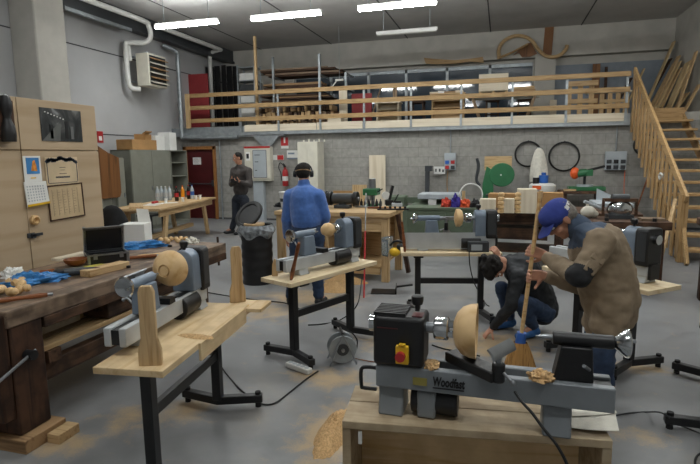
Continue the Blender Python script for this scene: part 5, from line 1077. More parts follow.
mb().cyl((-.2, -.05, .37), (.02, -.05, .40), .09, .08, n=18).build('motor', MT['green'], t, bevel=.01); mb().ball((-.22, -.05, .38), (.1, .1, .13)).build('guard', MT['orange'], t); mb().bar((.0, -.03, .43), (.38, -.03, .53), .035, .05).build('handle', MT['black'], t, bevel=.01); mb().box((-.02, -.12, .32), (.14, .02, .46)).build('gear_head', MT['green'], t, bevel=.015)
one('board', mb().box((-.12, -.06, 0), (.12, .06, .04)), MT['pine'], 'short pale board on the rear bench left of the mitre saw', 'board', (at(569, 197, y=12.4).x, 12.32, GH+.001), .05)
# saw table / glass dome on the bench at right
RB = V((1.05, 7.05, 0)); t = thing('heavy_bench', 'heavy dark wooden bench behind the beige jacket person', 'workbench', RB, R(4)); HL = .98
mb().box((0, 0, .76), (HL, .62, .86)).build('benchtop', MT['old_x'], t, bevel=.008)
for x in (.05, HL-.2):
    for y in (.05, .45): mb().box((x, y, 0), (x+.14, y+.12, .759)).build('leg', MT['old_z'], t, bevel=.006)
mb().box((.1, .1, .3), (HL-.1, .55, .34)).build('shelf', MT['old_x'], t); mb().cyl((HL, .3, .76), (HL+.07, .3, .82), .05, n=12).build('vise_screw', MT['old_z'], t)
for x in (.25, .55, .8): mb().cyl((x, .08, .86), (x, .08, .90), .025, n=10).build('bench_dog', MT['black_metal'], t)
hw_ = lambda x, y, z=.861: RB + RZ(R(4)) @ V((x, y, z))
t = thing('bench_lathe', 'small polishing machine with a silver dome on the heavy bench', 'machine', hw_(.48, .4), R(4)); mb().box((-.15, -.1, 0), (.15, .1, .05)).build('base', MT['dark_grey'], t); mb().ball((0, 0, .12), (.16, .1, .12)).build('dome', MT['chrome'], t); mb().box((-.2, -.06, .22), (.2, .06, .26)).bar((-.2, 0, .05), (-.2, 0, .24), .03, .03).bar((.2, 0, .05), (.2, 0, .24), .03, .03).build('frame', MT['old_x'], t); mb().cyl((-.1, 0, .26), (.1, 0, .26), .06, n=14).build('drum', MT['dark_grey'], t)
t = thing('white_tool', 'cream hand tool with a grey tube lying on the heavy bench behind the cap', 'tool', hw_(.1, .4), R(20)); mb().ball((0, 0, .08), (.1, .08, .08)).ball((.08, .0, .05), (.06, .05, .05)).build('body', MT['cream'], t); mb().cyl((-.06, 0, .22), (.22, 0, .10), .022, n=10).build('tube', MT['grey_box'], t); mb().cyl((-.02, 0, .12), (-.01, 0, .2), .02, n=8).build('neck', MT['cream'], t)
one('plank', mb().bar((0, 0, 0), (.28, .04, .0), .14, .03, side=(0, 1, 0)), MT['grey_wood'], 'grey plank on the heavy bench next to the stair', 'plank', hw_(.66, .18)+V((0, 0, .016)))
a, b = at(597, 205, y=9.2), at(634, 205, y=9.2)
t = thing('saw_table', 'pale grey machine table sloping behind the heavy bench', 'machine', ((a.x+b.x)/2, 9.6, 0)); w = (b.x-a.x)/2
mb().box((-w, -.4, .84), (w, .4, .90)).build('table', MT['grey_box'], t, bevel=.006); mb().box((-w*.6, -.3, 0), (w*.6, .3, .839)).build('cabinet', MT['dgreen'], t, bevel=.01); mb().prism([(-w*.6, .901), (w*.9, .901), (-w*.6, 1.1)], (0, .38, 0), (1, 0, 0), (0, 0, 1), .03).build('fence', MT['grey_box'], t)
# pole leaning on wall
a, b = at(628, 218, y=12.6), at(648, 178, y=13.0); b.y = 13.02
one('stick', mb().cyl((0, 0, 0), b-V((a.x, 12.5, .0)), .018, n=8), MT['handle'], 'brown stick leaning on the block wall beside the stair', 'stick', (a.x, 12.5, 0))
a, b = at(652, 240, z=0), at(664, 208, y=8.9)
one('stick', mb().bar((0, 0, 0), V((.28, .42, 1.0)), .05, .03), MT['pine_z'], 'yellow batten leaning in front of the stair slats', 'stick', (2.30, 8.6, 0))
# dark bench leg at the right edge
t = thing('carving_bench', 'dark wooden post bench cut by the right edge of the picture', 'workbench', (2.42, 6.45, 0), R(-8))
mb().box((-.22, -.05, 0), (-.08, .12, .88)).build('leg', MT['old_z'], t, bevel=.008); mb().box((.62, -.05, 0), (.76, .12, .88)).build('leg', MT['old_z'], t, bevel=.008); mb().box((-.28, -.08, .881), (.85, .4, .96)).build('benchtop', MT['old_x'], t, bevel=.008); mb().box((-.24, -.07, .3), (-.06, -.05, .62)).build('vise_jaw', MT['old_z'], t)
for x in (-.22, .62): mb().box((x, .25, 0), (x+.14, .38, .88)).build('leg', MT['old_z'], t, bevel=.008)
mb().box((-.2, -.03, .02), (.7, .05, .1)).build('stretcher', MT['old_x'], t)
# ================================================================== PEOPLE
def chain(c, pts):
    for i, (p, r) in enumerate(pts):
        c.ball(p, r, nu=14, nv=9)
        if i: q, s = pts[i-1]; c.cyl(q, p, s, r, n=14)
def fuse(c, name, mats, parent, voxel=.006, smooth=4, wrinkle=0.0, wsize=.12, region=None, seed=0, origin=V((0, 0, 0))):
    """melts the overlapping shapes of one builder into one continuous skin"""
    me = bpy.data.meshes.new('raw'); me.from_pydata([tuple(p) for p in c.v], [], c.f); o = bpy.data.objects.new('raw', me); COL.objects.link(o)
    r = o.modifiers.new('r', 'REMESH'); r.mode = 'VOXEL'; r.voxel_size = voxel; r.use_smooth_shade = True
    s = o.modifiers.new('s', 'SMOOTH'); s.factor = .5; s.iterations = smooth
    dg = bpy.context.evaluated_depsgraph_get(); me2 = bpy.data.meshes.new_from_object(o.evaluated_get(dg)); bpy.data.objects.remove(o); me2.name = name
    me2.materials.clear()
    for q in mats: me2.materials.append(q)
    if wrinkle:
        off = V((seed*3.1, seed*1.7, 0)); co = [None]*len(me2.vertices)
        for v in me2.vertices:
            p = v.co; k = mnoise.noise(V((p.x/wsize, p.y/wsize, p.z/wsize*1.8))+off)*.7 + mnoise.noise(V((p.x/wsize*2.6, p.y/wsize*2.6, p.z/wsize*3.6))+off)*.4
            co[v.index] = p + v.normal*wrinkle*k
        for v, p in zip(me2.vertices, co): v.co = p
    for f in me2.polygons:
        f.use_smooth = True
        f.material_index = region(f.center) if region else 0
    me2.transform(Matrix.Translation(-origin)); me2.update()
    ob = bpy.data.objects.new(name, me2); COL.objects.link(ob); ob.parent = parent; return ob
def basis(fwd, up):
    f = V(fwd).normalized(); u = V(up); u = (u-f*u.dot(f)).normalized(); r = f.cross(u); return Matrix((r, f, u)).transposed()
def head_shapes(c, C, B, s=1.0):
    P = lambda x, y, z: C + B @ V((x*s, y*s, z*s))
    def el(x, y, z, rx, ry, rz, nu=18, nv=12): c.ball(P(x, y, z), (rx*s, ry*s, rz*s), B, nu, nv)
    el(0, -.012, .03, .077, .096, .088); el(0, .022, -.04, .060, .070, .078); el(0, .058, -.092, .028, .026, .024); el(0, .03, -.075, .048, .05, .045)
    el(0, .096, -.022, .014, .02, .016); el(0, .088, .0, .010, .014, .028); el(0, .074, .03, .05, .02, .014)
    for k in (-1, 1):
        el(k*.079, -.008, -.008, .010, .021, .031); el(k*.038, .058, -.03, .024, .026, .022); el(k*.013, .093, -.028, .009, .01, .008)
    el(0, .078, -.058, .024, .014, .007); el(0, .075, -.069, .02, .014, .007)
def eyes(parent, C, B, s, origin, brow):
    for k in (-1, 1):
        e = mb().ball(C+B @ V((k*.031*s, .076*s, .006*s))-origin, .012*s, nu=12, nv=8).build('eye', MT['paper'], parent)
        mb().ball(C+B @ V((k*.031*s, .085*s, .005*s))-origin, .006*s, nu=10, nv=6).build('iris', MT['black'], e)
        p0, p1, p2 = [C+B @ V((k*x*s, y*s, z*s))-origin for x, y, z in ((.014, .094, .028), (.032, .091, .033), (.05, .078, .027))]
        mb().tube([p0, p1, p2], [.004, .005, .003], 6).build('eyebrow', brow, parent)
def hand_shapes(c, W, d, n, side=1, curl=45, s=1.0, spread=6, thumb_in=25):
    """W wrist, d towards the fingers, n the way the palm faces"""
    d = V(d).normalized(); n = V(n); n = (n-d*n.dot(d)).normalized(); l = d.cross(n)*side        # l: towards the thumb
    P = lambda a, b, e: W + (d*a + l*b + n*e)*s
    for b in (-.026, -.009, .009, .026): chain(c, [(P(.005, b*.6, 0), .017*s), (P(.045, b*.9, 0), .0145*s), (P(.085, b, 0), .0115*s)])
    for i, (b, L) in enumerate(((.030, .072), (.010, .080), (-.010, .074), (-.030, .058))):
        p = P(.088, b, 0); a0 = R(curl*.7); sp = R((1.5-i)*spread); seg = (L*.46, L*.31, L*.25); pts = [(p, .0098*s)]; ang = a0
        for k in range(3):
            dd = (d*math.cos(sp)+l*math.sin(sp))*math.cos(ang) + n*math.sin(ang); p = p + dd*seg[k]*s; pts.append((p, (.0092, .0085, .0075)[k]*s)); ang += R(curl*(.95 if k == 0 else .7))
        chain(c, pts)
    p = P(.018, .026, .006); pts = [(p, .0135*s)]
    for k, L in enumerate((.042, .034, .026)):
        a = R(48-k*16); b = R(thumb_in+k*18); dd = (d*math.cos(a)+l*math.sin(a))*math.cos(b)+n*math.sin(b); p = p+dd*L*s; pts.append((p, (.0115, .0105, .009)[k]*s))
    chain(c, pts)
A_ = lambda px, py, y: at(px, py, y=y)

def person(label, org, joints, head, hands, top_mat, leg_mat, shoe_mat, hair_mat, top_region=None, top_mats=None, sz=1.0, tw=.17, collar=None, hem=None, seed=1, skin='skin', hair_spec=None):
    """joints: dict of points; builds one body plus clothing"""
    J = joints; t = thing('person', label, 'person', org)
    C, B, s = head
    c = mb(); head_shapes(c, C, B, s)
    k = sz
    chain(c, [(C+B @ V((0, -.025, -.06)), .055*s), (J['neck'], .055*k)])
    chain(c, [(J['neck'], .06*k), (J['chest'], tw*.8), (J['belly'], tw*.76), (J['pelvis'], tw*.62)])
    for a in ('l', 'r'):
        chain(c, [(J['chest'].lerp(J[a+'sh'], .5), .085*k), (J[a+'sh'], .06*k), (J[a+'el'], .042*k), (J[a+'wr'], .03*k)])
        chain(c, [(J['pelvis'], .09*k), (J[a+'hip'], (.08 if hem is None else .07)*k), (J[a+'kn'], .055*k), (J[a+'an'], .042*k), (J[a+'an'].lerp(J[a+'to'], .55), .028*k)])
        W, d, n, sd, cu = hands[a]; hand_shapes(c, J[a+'wr'], d, n, sd, cu, s)
    fuse(c, 'body', [MT[skin]], t, .0055, 3, origin=org)
    eyes(t, C, B, s, org, hair_mat)
    # hair
    if hair_spec != 'none':
        s0 = s; s = s*1.10 if hair_spec == 'full' else s
        h = mb(); h.ball(C+B @ V((0, -.024*s, .040*s)), (.083*s, .095*s, .086*s), B, 18, 12); h.ball(C+B @ V((0, -.05*s, -.0*s)), (.078*s, .068*s, .075*s), B, 16, 10)
        if hair_spec == 'full':
            h.ball(C+B @ V((0, .03*s, .085*s)), (.07*s, .06*s, .04*s), B, 16, 10)
            for q in (-1, 1): h.ball(C+B @ V((q*.07*s, -.01*s, .01*s)), (.024*s, .05*s, .06*s), B, 12, 8)
            rnd = random.Random(seed)
            for q in range(26):
                a_ = rnd.random()*6.28; z_ = rnd.uniform(-.2, 1); rr = math.sqrt(1-z_*z_ if z_*z_ < 1 else 0); h.ball(C+B @ V((math.cos(a_)*rr*.088*s, -.03*s+math.sin(a_)*rr*.088*s - .012*s, (.03+z_*.094)*s)), rnd.uniform(.018, .028)*s, nu=8, nv=6)
        fuse(h, 'hair', [hair_mat], t, .007, 3, .004, .02, origin=org)
    # top: jacket or jumper
    h = mb()
    chain(h, [(J['neck'], .072*k), (J['chest'].lerp(J['neck'], .35), tw*.72)])
    chain(h, [(J['chest'], tw), (J['belly'], tw*1.0), (J['pelvis'] if top_mats else J['belly'].lerp(J['pelvis'], .25), tw*1.0)] + ([(hem, tw*.86)] if hem is not None else []))
    if hem is not None:
        for a in ('l', 'r'): chain(h, [(J['pelvis'], tw*.9), (J[a+'hip'], .118), (J[a+'hip'].lerp(J[a+'kn'], .42), .112)])
    for a in ('l', 'r'):
        chain(h, [(J['neck']-V((0, 0, .02)), .068*k), (J[a+'sh'], .078*k)])
        chain(h, [(J['chest'].lerp(J[a+'sh'], .45), .12*k), (J[a+'sh'], .085*k), (J[a+'sh'].lerp(J[a+'el'], .5), .072*k), (J[a+'el'], .065*k), (J[a+'el'].lerp(J[a+'wr'], .5), .056*k), (J[a+'wr'].lerp(J[a+'el'], .10), .044*k)])
        if hem is None and top_mats: chain(h, [(J['pelvis'], tw*.95), (J[a+'hip'].lerp(J['pelvis'], .6), tw*.72)])
    fuse(h, 'jacket' if top_mats else 'jumper', top_mats or [top_mat], t, .010, 6, .014 if top_mats else .008, .11 if top_mats else .16, region=top_region, seed=seed, origin=org)
    # trousers
    h = mb()
    for a in ('l', 'r'):
        chain(h, [(J['pelvis'].lerp(J['belly'], .3), .125*k), (J['pelvis'], .128*k), (J[a+'hip'], (.108 if hem is None else .085)*k), (J[a+'hip'].lerp(J[a+'kn'], .5), (.092 if hem is None else .082)*k), (J[a+'kn'], .075*k), (J[a+'kn'].lerp(J[a+'an'], .5), .068*k), (J[a+'an'].lerp(J[a+'kn'], .08), .062*k)])
    fuse(h, 'jeans', [leg_mat], t, .010, 4, .010, .09, seed=seed+3, origin=org)
    for a in ('l', 'r'):
        h = mb(); an, to = J[a+'an'], J[a+'to']; d = (to-an); d.z = 0; d.normalize(); g = V((an.x, an.y, 0)); hl = max(0, an.z-.09)
        h.ball(g-d*.03+V((0, 0, .045+hl*.7)), .042); h.ball(g+d*.05+V((0, 0, .045+hl*.3)), (.046, .046, .045)); h.ball(g+d*.15+V((0, 0, .035)), (.048, .048, .034)); h.cyl(g-d*.03+V((0, 0, .04+hl*.7)), g+d*.15+V((0, 0, .034)), .042, .04); h.cyl(g+V((0, 0, .05+hl)), an+V((0, 0, .02)), .05, .048)
        sh = fuse(h, 'shoe', [shoe_mat, MT['rubber']], t, .007, 3, region=lambda p: 1 if p.z < .016 else 0, origin=org)
    return t
MT['fleece'] = mat('blue_fleece', '#4a70b4', .95, 0, .12, 30, .5, 120, sheen=.3); MT['beige_cloth'] = mat('beige_jacket', '#8d7c66', .9, 0, .12, 12, .3, 120); MT['slate_cloth'] = mat('slate_yoke', '#48566a', .9, 0, .12, 12, .3, 120)
MT['black_jacket'] = mat('black_jacket', '#1d2024', .7, 0, .3, 8, .2, 60); MT['brown_jumper'] = mat('brown_jumper', '#45403e', .95, 0, .15, 20, .4, 120); MT['hair_dark'] = mat('dark_hair', '#15100c', .9, 0, .3, 40, .5, 120); MT['hair_grey'] = mat('grey_hair', '#7d776f', .7, 0, .3, 60, .4, 150)
MT['cap_blue'] = mat('blue_cap', '#33428c', .9, 0, .1, 20, .3, 160); MT['shoe_dark'] = mat('dark_shoe', '#26282b', .6, 0, .2); MT['shoe_blue'] = mat('blue_shoe', '#2f5e96', .6, 0, .2)
Fl = V((-CR.x, -CR.y, 0)).normalized()      # towards the left of the picture
Tc = V((-CF.x, -CF.y, 0)).normalized()      # towards the camera
UP = V((0, 0, 1))

# --- man in the beige jacket with the broom
org = V((.72, 3.55, 0))
hc = A_(560, 219, 3.5)
Bh = basis(Fl*.66 - UP*.75, Fl*.75 + UP*.66)
J = dict(neck=A_(579, 227, 3.52), chest=A_(598, 250, 3.52), belly=A_(606, 278, 3.52), pelvis=A_(610, 298, 3.54),
    lsh=A_(601, 243, 3.30), lel=A_(580, 277, 3.20), lwr=A_(543, 250, 3.36), rsh=A_(590, 243, 3.73), rel=A_(580, 286, 3.72), rwr=A_(556, 281, 3.58),
    lhip=A_(613, 303, 3.43), lkn=A_(602, 352, 3.40), lan=V((.68, 3.50, .10)), lto=V((.50, 3.42, .05)), rhip=A_(606, 303, 3.64), rkn=A_(592, 352, 3.66), ran=V((.66, 3.78, .10)), rto=V((.47, 3.74, .05)))
# broom: from the top of the handle to the head on the floor
bt, bb = A_(541, 191, 3.50), A_(521, 338, 3.56)
bd = (bb-bt).normalized()
def jr(p):
    q = p
    if (q-J['lel']).length < .085 and (q-J['lel']).dot(J['chest']-J['lel']) < .03: return 2
    yk = J['chest'].lerp(J['neck'], .42); dn = (J['neck']-J['chest']).normalized()
    back = (q-J['neck']).dot(dn)
    ax = J['neck']+dn*back
    if back > -.075 and (q-ax).length < .20 and (q-J['lel']).length > .2 and (q-J['rel']).length > .2: return 1
    return 0
lw = J['lwr']
def on_broom(z):
    k = (z-bt.z)/(bb.z-bt.z); return bt.lerp(bb, k)
J['lwr'] = on_broom(1.08) - Fl*.085 + Tc*.0 + UP*-.035
J['rwr'] = on_broom(.90) - Fl*.10 - Tc*.01 + UP*.01
hands = dict(l=(None, Fl*.9+UP*.35, -Tc+Fl*.25, 1, 58), r=(None, Fl*1.0+UP*.05, Tc+Fl*.2, -1, 52))
man = person('person in a beige and slate jacket and blue cap bending over a broom', org, J, (hc, Bh, 1.0), hands, None, MT['denim'], MT['shoe_dark'], MT['hair_grey'], jr, [MT['beige_cloth'], MT['slate_cloth'], MT['black_cloth']], 1.02, .178, hem=A_(611, 313, 3.54), seed=4)
c = mb(); c.ball(hc+Bh @ V((0, -.012, .045)), (.088, .106, .085), Bh, 20, 12); c.ball(hc+Bh @ V((0, .02, .06)), (.08, .085, .07), Bh, 18, 10)
fuse(c, 'cap', [MT['cap_blue'], MT['paper']], man, .006, 3, region=lambda p: 1 if ((p-hc).dot(Bh.transposed()[1]) < -.055 and .03 < (p-hc).dot(Bh.transposed()[2]) < .06) else 0, origin=org)
def visf(u, v):
    a = (u-.5)*2; return tuple(hc-org+Bh @ V((a*.076, .088+.085*v*(1-.22*a*a)-.032*a*a, .040-.022*v-.004*a*a)))
mb().grid(visf, 12, 6, t=.006).build('cap_visor', MT['cap_blue'], man)
c = mb()
for k_ in (-1, 1): c.tube([hc-org+Bh @ V((k_*.078, .0, .008)), hc-org+Bh @ V((k_*.066, .085, .008)), hc-org+Bh @ V((k_*.05, .098, .006)), hc-org+Bh @ V((k_*.012, .106, .006))], .0022, 6)
c.tube([hc-org+Bh @ V((-.012, .106, .006)), hc-org+Bh @ V((.012, .106, .006))], .0022, 6); c.build('glasses', MT['black'], man)
pk = J['lsh'].lerp(J['lel'], .35)
c = mb(); q = (J['lel']-J['lsh']).normalized(); c.obox(J['lsh'].lerp(J['lel'], .40)+Tc*.064-org, (.085, .016, .045), basis(Tc-q*Tc.dot(q), q)); c.obox(J['lsh'].lerp(J['lel'], .66)+Tc*.054-org, (.075, .016, .08), basis(Tc-q*Tc.dot(q), q))
c.build('pocket_flap', MT['beige_cloth'], man, bevel=.007)
c = mb(); chain(c, [(J['neck']+V((0, 0, -.01)), .085), (J['neck'].lerp(hc, .28), .078)]); fuse(c, 'collar', [MT['slate_cloth']], man, .008, 3, origin=org)
# the broom
t = thing('broom', 'straw broom with a long wooden handle held by the beige jacket person', 'broom', V((bb.x, bb.y, 0)))
o_ = V((bb.x, bb.y, 0)); mb().cyl(bt-o_, bb+bd*.02-o_, .0135, .0135, n=12).build('handle', MT['turned'], t); mb().cyl(bb-bd*.04-o_, bb+bd*.05-o_, .03, .036, n=14).build('blue_collar', MT['blue'], t, label='blue plastic collar')
straw = wood('straw', '#b98d55', '#7f5a30', 'z', .8, 40)
bh0 = bb+bd*.03-o_
def brf(u, v):
    a_ = u*2*math.pi; w_ = .045+.125*v**.8; d_ = .035+.02*v; k = 1+.08*math.sin(a_*17)*v; zz = bh0.z*(1-v)+.005*v
    return (bh0.x*(1-v)+math.cos(a_)*w_*k-.0*v, bh0.y*(1-v)+math.sin(a_)*d_*k, zz)
c = mb(); c.grid(brf, 68, 10); c.lathe([(0, .006), (.1, .006)], (0, 0, 0), (0, 0, 1), 20); c.build('bristles', straw, t)
# --- crouching person
org = V((.22, 5.0, 0)); hc = A_(495, 267, 4.88); Bh = basis(Fl*-.42 - UP*.85 + Tc*.12, Fl*.8 - UP*.25 + Tc*.25)
J = dict(neck=A_(507, 263, 4.97), chest=A_(522, 270, 5.03), belly=A_(533, 288, 5.12), pelvis=A_(541, 308, 5.18),
    lsh=A_(518, 276, 4.84), lel=A_(511, 306, 4.76), lwr=V((-.045, 4.90, .085)), rsh=A_(510, 262, 5.18), rel=A_(502, 268, 5.34), rwr=A_(499, 258, 5.24),
    lhip=A_(545, 312, 5.10), lkn=A_(519, 301, 4.80), lan=V((.33, 4.97, .11)), lto=V((.20, 4.88, .05)), rhip=A_(536, 310, 5.26), rkn=A_(502, 288, 5.06), ran=V((.12, 5.20, .11)), rto=V((-.02, 5.13, .05)))
hands = dict(l=(None, Fl*.7-UP*.7+Tc*.1, -UP*.5-Fl*.5, 1, 25), r=(None, UP*.8+Fl*.4, Fl*.4-Tc*.7, -1, 45))
person('person crouching in a black jacket and jeans and reaching to the floor', org, J, (hc, Bh, .95), hands, None, MT['denim'], MT['shoe_blue'], MT['hair_dark'], None, [MT['black_jacket']], .92, .165, seed=9, hair_spec='full')
# --- blue fleece person seen from behind
org = V((-2.1, 5.5, 0)); hc = A_(303.5, 174, 5.56); away = -Tc; Bh = basis(away*.95 - UP*.25, UP)
J = dict(neck=A_(304, 186.5, 5.52), chest=A_(305, 199, 5.52), belly=A_(306, 215, 5.50), pelvis=A_(307, 228, 5.48),
    lsh=A_(291, 196.5, 5.50), lel=A_(287, 219, 5.50), lwr=A_(287, 238, 5.66), rsh=A_(318, 196.5, 5.52), rel=A_(325, 216, 5.56), rwr=A_(322, 233, 5.78),
    lhip=A_(299, 234, 5.46), lkn=A_(296, 268, 5.50), lan=V((-2.30, 5.42, .10)), lto=V((-2.36, 5.60, .05)), rhip=A_(315, 234, 5.50), rkn=A_(317, 266, 5.56), ran=V((-1.99, 5.52, .10)), rto=V((-1.98, 5.71, .05)))
hands = dict(l=(None, away*.5-UP*.7, Fl*-1, 1, 40), r=(None, away*.7-UP*.5, Fl, -1, 40))
pb = person('person in a blue fleece and jeans seen from behind wearing ear muffs', org, J, (hc, Bh, 1.0), hands, MT['fleece'], MT['denim'], MT['shoe_dark'], MT['hair_dark'], None, None, 1.04, .178, seed=14)
c = mb(); chain(c, [(J['neck']+V((0, 0, -.03)), .09), (J['neck']+V((0, 0, .035)), .07)]); fuse(c, 'collar', [MT['fleece']], pb, .008, 3, origin=org)
mb().tube([hc-org+Bh @ V((.098*math.cos(k*math.pi/12), -.01, .02+.105*math.sin(k*math.pi/12))) for k in range(13)], .009, 8).build('ear_muff_band', MT['black'], pb)
for k in (-1, 1): mb().cyl(hc-org+Bh @ V((k*.076, -.01, -.0)), hc-org+Bh @ V((k*.115, -.01, -.0)), .042, .036, n=18).build('ear_cup', MT['black'], pb, bevel=.006)
mb().tube([hc-org+Bh @ V((.088*math.cos(k*math.pi/10), -.01-.105*math.sin(k*math.pi/10), .025)) for k in range(11)], .007, 6).build('head_strap', MT['tan_lumber'], pb)
# --- person standing by the door
org = V((-5.72, 10.55, 0)); hc = A_(237.5, 158, 10.45); Bh = basis(Fl*.8+Tc*.45-UP*.25, UP)
J = dict(neck=A_(239.5, 166, 10.5), chest=A_(241, 175, 10.5), belly=A_(241, 187, 10.5), pelvis=A_(240.5, 197, 10.5),
    lsh=A_(248.5, 171, 10.42), lel=A_(250, 185, 10.32), lwr=A_(240, 181.5, 10.16), rsh=A_(234, 171, 10.6), rel=A_(231.5, 184, 10.5), rwr=A_(234, 180.5, 10.2),
    lhip=A_(244.5, 200, 10.45), lkn=A_(245, 217, 10.42), lan=V((-5.60, 10.5, .10)), lto=V((-5.72, 10.36, .05)), rhip=A_(236.5, 200, 10.55), rkn=A_(235.5, 217, 10.5), ran=V((-5.90, 10.6, .10)), rto=V((-6.04, 10.48, .05)))
hands = dict(l=(None, Fl*.8+Tc*.3+UP*.1, UP*.6-Tc*.3, -1, 40), r=(None, Fl*.2+Tc*.8, UP*.5-Fl*.5, 1, 40))
person('person in a dark brown jumper standing by the electric cabinet looking at a black phone', org, J, (hc, Bh, 1.0), hands, MT['brown_jumper'], MT['dark_denim'], MT['shoe_dark'], MT['hair_dark'], None, None, 1.02, .17, seed=20)
p = A_(234.5, 180.5, 10.08)
one('phone', mb().box((-.075, -.01, -.045), (.075, .01, .045)), MT['black'], 'small black phone held in both hands near the electric cabinet', 'phone', p, R(20), bevel=.005)
# ================================================================== FLOOR: CORDS, REEL, SAWDUST
def cord(label, pts, r=.006, m='cord', smooth=7):
    return one('cable', mb().tube(curve_pts(pts, smooth), r, 6), MT[m], label, 'cable')
g = lambda px, py, z=.008: at(px, py, z=z)
cord('black cable curving over the floor from the left front lathe', [g(212, 345, .3), g(219, 362, .12), g(225, 372), g(240, 389), g(252, 398), g(262, 404), g(275, 403), g(290, 392), g(305, 380), g(318, 371)])
cord('black cable across the floor behind the left front stand', [g(205, 292), g(235, 297), g(265, 301), g(285, 303), g(305, 311)])
cord('black cable from the middle stand to the reel', [g(362, 278, .4), g(357, 305, .2), g(340, 320), g(322, 324), g(308, 325)])
cord('thin brown cable crossing the floor from the reel to the right', [g(353, 358), g(368, 361), g(378, 362), g(392, 362)], .004, 'handle')
cord('thin grey cable over the floor at the lower right edge', [at(612, 416, z=.009), g(630, 413), g(647, 412), g(662, 413, .12), g(678, 424, .02), g(702, 434)], .005, 'dark_grey')
cord('black cable loop on the floor in the lower right corner', [g(704, 452), g(697, 456), g(695, 464), g(699, 472), g(706, 476)], .006)
cord('black cable hanging from the foreground lathe tool rest over the box edge', [at(515, 392, y=2.06), at(522, 402, y=2.0), at(532, 413, y=1.96), at(543, 428, y=1.93), at(556, 444, y=1.90), at(566, 462, y=1.88), at(572, 480, y=1.86)], .006)
cord('black cable hanging from the far lathe control box', [at(469, 251, y=5.15), at(470, 266, y=5.15), at(474, 282, y=5.2), at(481, 296, z=.1), at(486, 304, z=.01), g(489, 306)], .006)
cord('black cable lying behind the foreground lathe chuck', [g(432, 345), g(445, 349), g(462, 352), g(480, 356)], .006)
# reel
t = thing('cable_reel', 'grey steel cable reel standing on the floor by the middle stand', 'reel', at(342, 362, z=0), R(25))
for s in (-1, 1):
    d = mb().lathe([(.02, s*.05), (.115, s*.05), (.118, s*.056), (.115, s*.062), (.02, s*.062)], (0, 0, .13), (0, 1, 0), 30).build('flange', MT['galv'], t)
    mb().tube([(-.11, s*.085, .008), (-.06, s*.085, .13), (0, s*.085, .27), (.06, s*.085, .13), (.11, s*.085, .008)], .008, 8).build('frame', MT['steel'], t)
mb().cyl((0, -.05, .13), (0, .05, .13), .08, n=24).build('wound_cable', MT['cord'], t); mb().cyl((0, -.09, .13), (0, .09, .13), .015, n=10).build('axle', MT['steel'], t); mb().cyl((0, -.085, .27), (0, .085, .27), .011, n=10).build('carry_handle', MT['black'], t)
mb().cyl((0, -.063, .13), (0, -.068, .13), .05, n=20).build('socket_plate', MT['dark_grey'], t)
cord('black cable loop standing up beside the reel', curve_pts([g(349, 358), at(356, 350, z=.05), at(357, 340, z=.14), at(352, 333, z=.22), at(347, 331, z=.24)], 2), .006)
a, b = at(288, 364, z=.02), at(310, 372, z=.02); ang = math.atan2((b-a).y, (b-a).x)
t = thing('power_strip', 'white power strip lying on the floor left of the reel', 'socket', V(((a.x+b.x)/2, (a.y+b.y)/2, 0)), ang); Ls = (b-a).length/2
mb().box((-Ls, -.03, .001), (Ls, .03, .045)).build('housing', MT['white'], t, bevel=.008)
for k in range(5): mb().cyl((-Ls*.72+k*Ls*.36, 0, .0455), (-Ls*.72+k*Ls*.36, 0, .047), .02, n=14).build('socket', MT['grey_box'], t)
# chisel and small upright on the middle stand
b = at(291, 280, z=.72); tp = at(299, 243, z=1.06)
t = thing('turning_gouge', 'brown handled gouge standing against the bed of the middle lathe', 'chisel', b+V((0, 0, .002)))
d = tp-b; mb().lathe([(.012, 0), (.016, .03), (.018, .12), (.013, .22), (.016, d.length*.9), (.01, d.length)], (0, 0, 0), d, 12).build('handle', MT['handle'], t)
t = thing('wood_wedge', 'small pointed wooden offcut standing on the left end of the middle stand', 'offcut', at(275, 276, z=.72)+V((0, 0, .001)), .3); mb().prism([(-.025, 0), (.025, 0), (.02, .12), (.0, .15), (-.02, .1)], (0, -.01, 0), (1, 0, 0), (0, 0, 1), -.02).build('offcut', MT['pine_z'], t)
for px0, py0, px1, py1, lb in ((281, 282, 278, 302, 'thin steel rod leaning under the left end of the middle stand'), (288, 284, 284, 306, 'second thin steel rod leaning under the middle stand')):
    pass
b = at(405, 252, z=.72); t = thing('turning_gouge', 'brown handled gouge standing at the left end of the far stand', 'chisel', b+V((0, 0, .002))); d = at(402, 222, z=1.03)-b; mb().lathe([(.012, 0), (.018, .12), (.013, .2), (.012, d.length)], (0, 0, 0), d, 12).build('handle', MT['handle'], t)
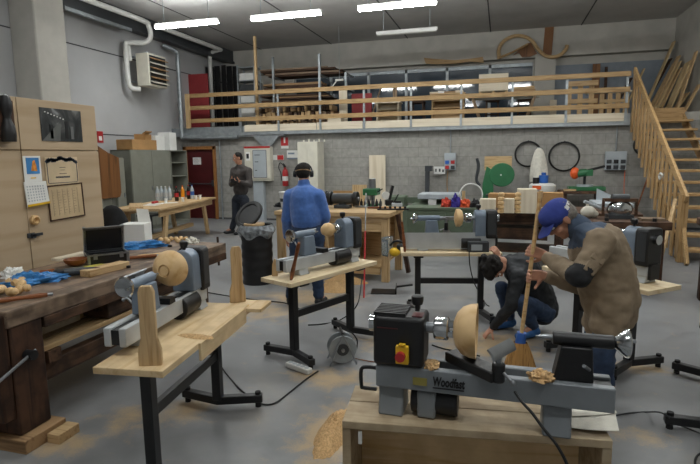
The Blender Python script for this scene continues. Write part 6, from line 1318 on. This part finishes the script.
# sawdust: heaps and drifts
def heap(label, p, rx, ry, h, seed, rz=0):
    rnd = random.Random(seed); off = V((rnd.random()*9, rnd.random()*9, 0)); c = mb(); nr, na = 22, 56; vs = [V((0, 0, h))]; fs = []
    for i in range(1, nr+1):
        for k in range(na):
            a = 2*math.pi*k/na; edge = 1+.28*mnoise.noise(V((math.cos(a)*1.3, math.sin(a)*1.3, 0))+off)+.10*mnoise.noise(V((math.cos(a)*5, math.sin(a)*5, 0))+off); r_ = i/nr
            x, y = math.cos(a)*rx*r_*edge, math.sin(a)*ry*r_*edge
            n_ = mnoise.noise(V((x*7, y*7, 0))+off)*.35+mnoise.noise(V((x*45, y*45, 0))+off)*.16+mnoise.noise(V((x*110, y*110, 3))+off)*.1
            vs.append(V((x, y, 0 if i == nr else max(.001, h*(1-r_**1.6)*(1+n_)))))
    for k in range(na): fs.append((0, 1+k, 1+(k+1) % na))
    for i in range(1, nr):
        for k in range(na): a, b = 1+(i-1)*na+k, 1+(i-1)*na+(k+1) % na; fs.append((a, a+na, b+na, b))
    c.add(vs, fs); o = one('sawdust_heap', c, MT['dust'], label, 'sawdust', p+V((0, 0, .001)), rz); o['kind'] = 'stuff'; return o
heap('sawdust heap on the floor left of the low foreground box', at(333, 440, z=0)+V((-.02, .1, 0)), .10, .3, .09, 70)
heap('sawdust drift around the shoes of the blue fleece person', at(326, 296, z=0)+V((0, .3, 0)), .22, .18, .12, 71)
heap('sawdust heap under the long bench', at(345, 282, z=0)+V((0, -.02, 0)), .3, .16, .10, 72)
heap('sawdust scattered on the left front stand board', to_world(s1, (-.1, -.12, H1+.0)), .12, .04, .012, 80)
t = thing('dustpan', 'dark dustpan lying on the floor beside the long bench', 'dustpan', at(384, 292, z=0), R(10)); mb().prism([(-.16, .0), (.16, .0), (.16, .09), (.15, .09), (.14, .01), (-.16, .012)], (0, -.12, .001), (1, 0, 0), (0, 0, 1), -.24).build('pan', MT['black'], t); mb().bar((.15, 0, .07), (.36, 0, .1), .03, .02).build('handle', MT['black'], t)
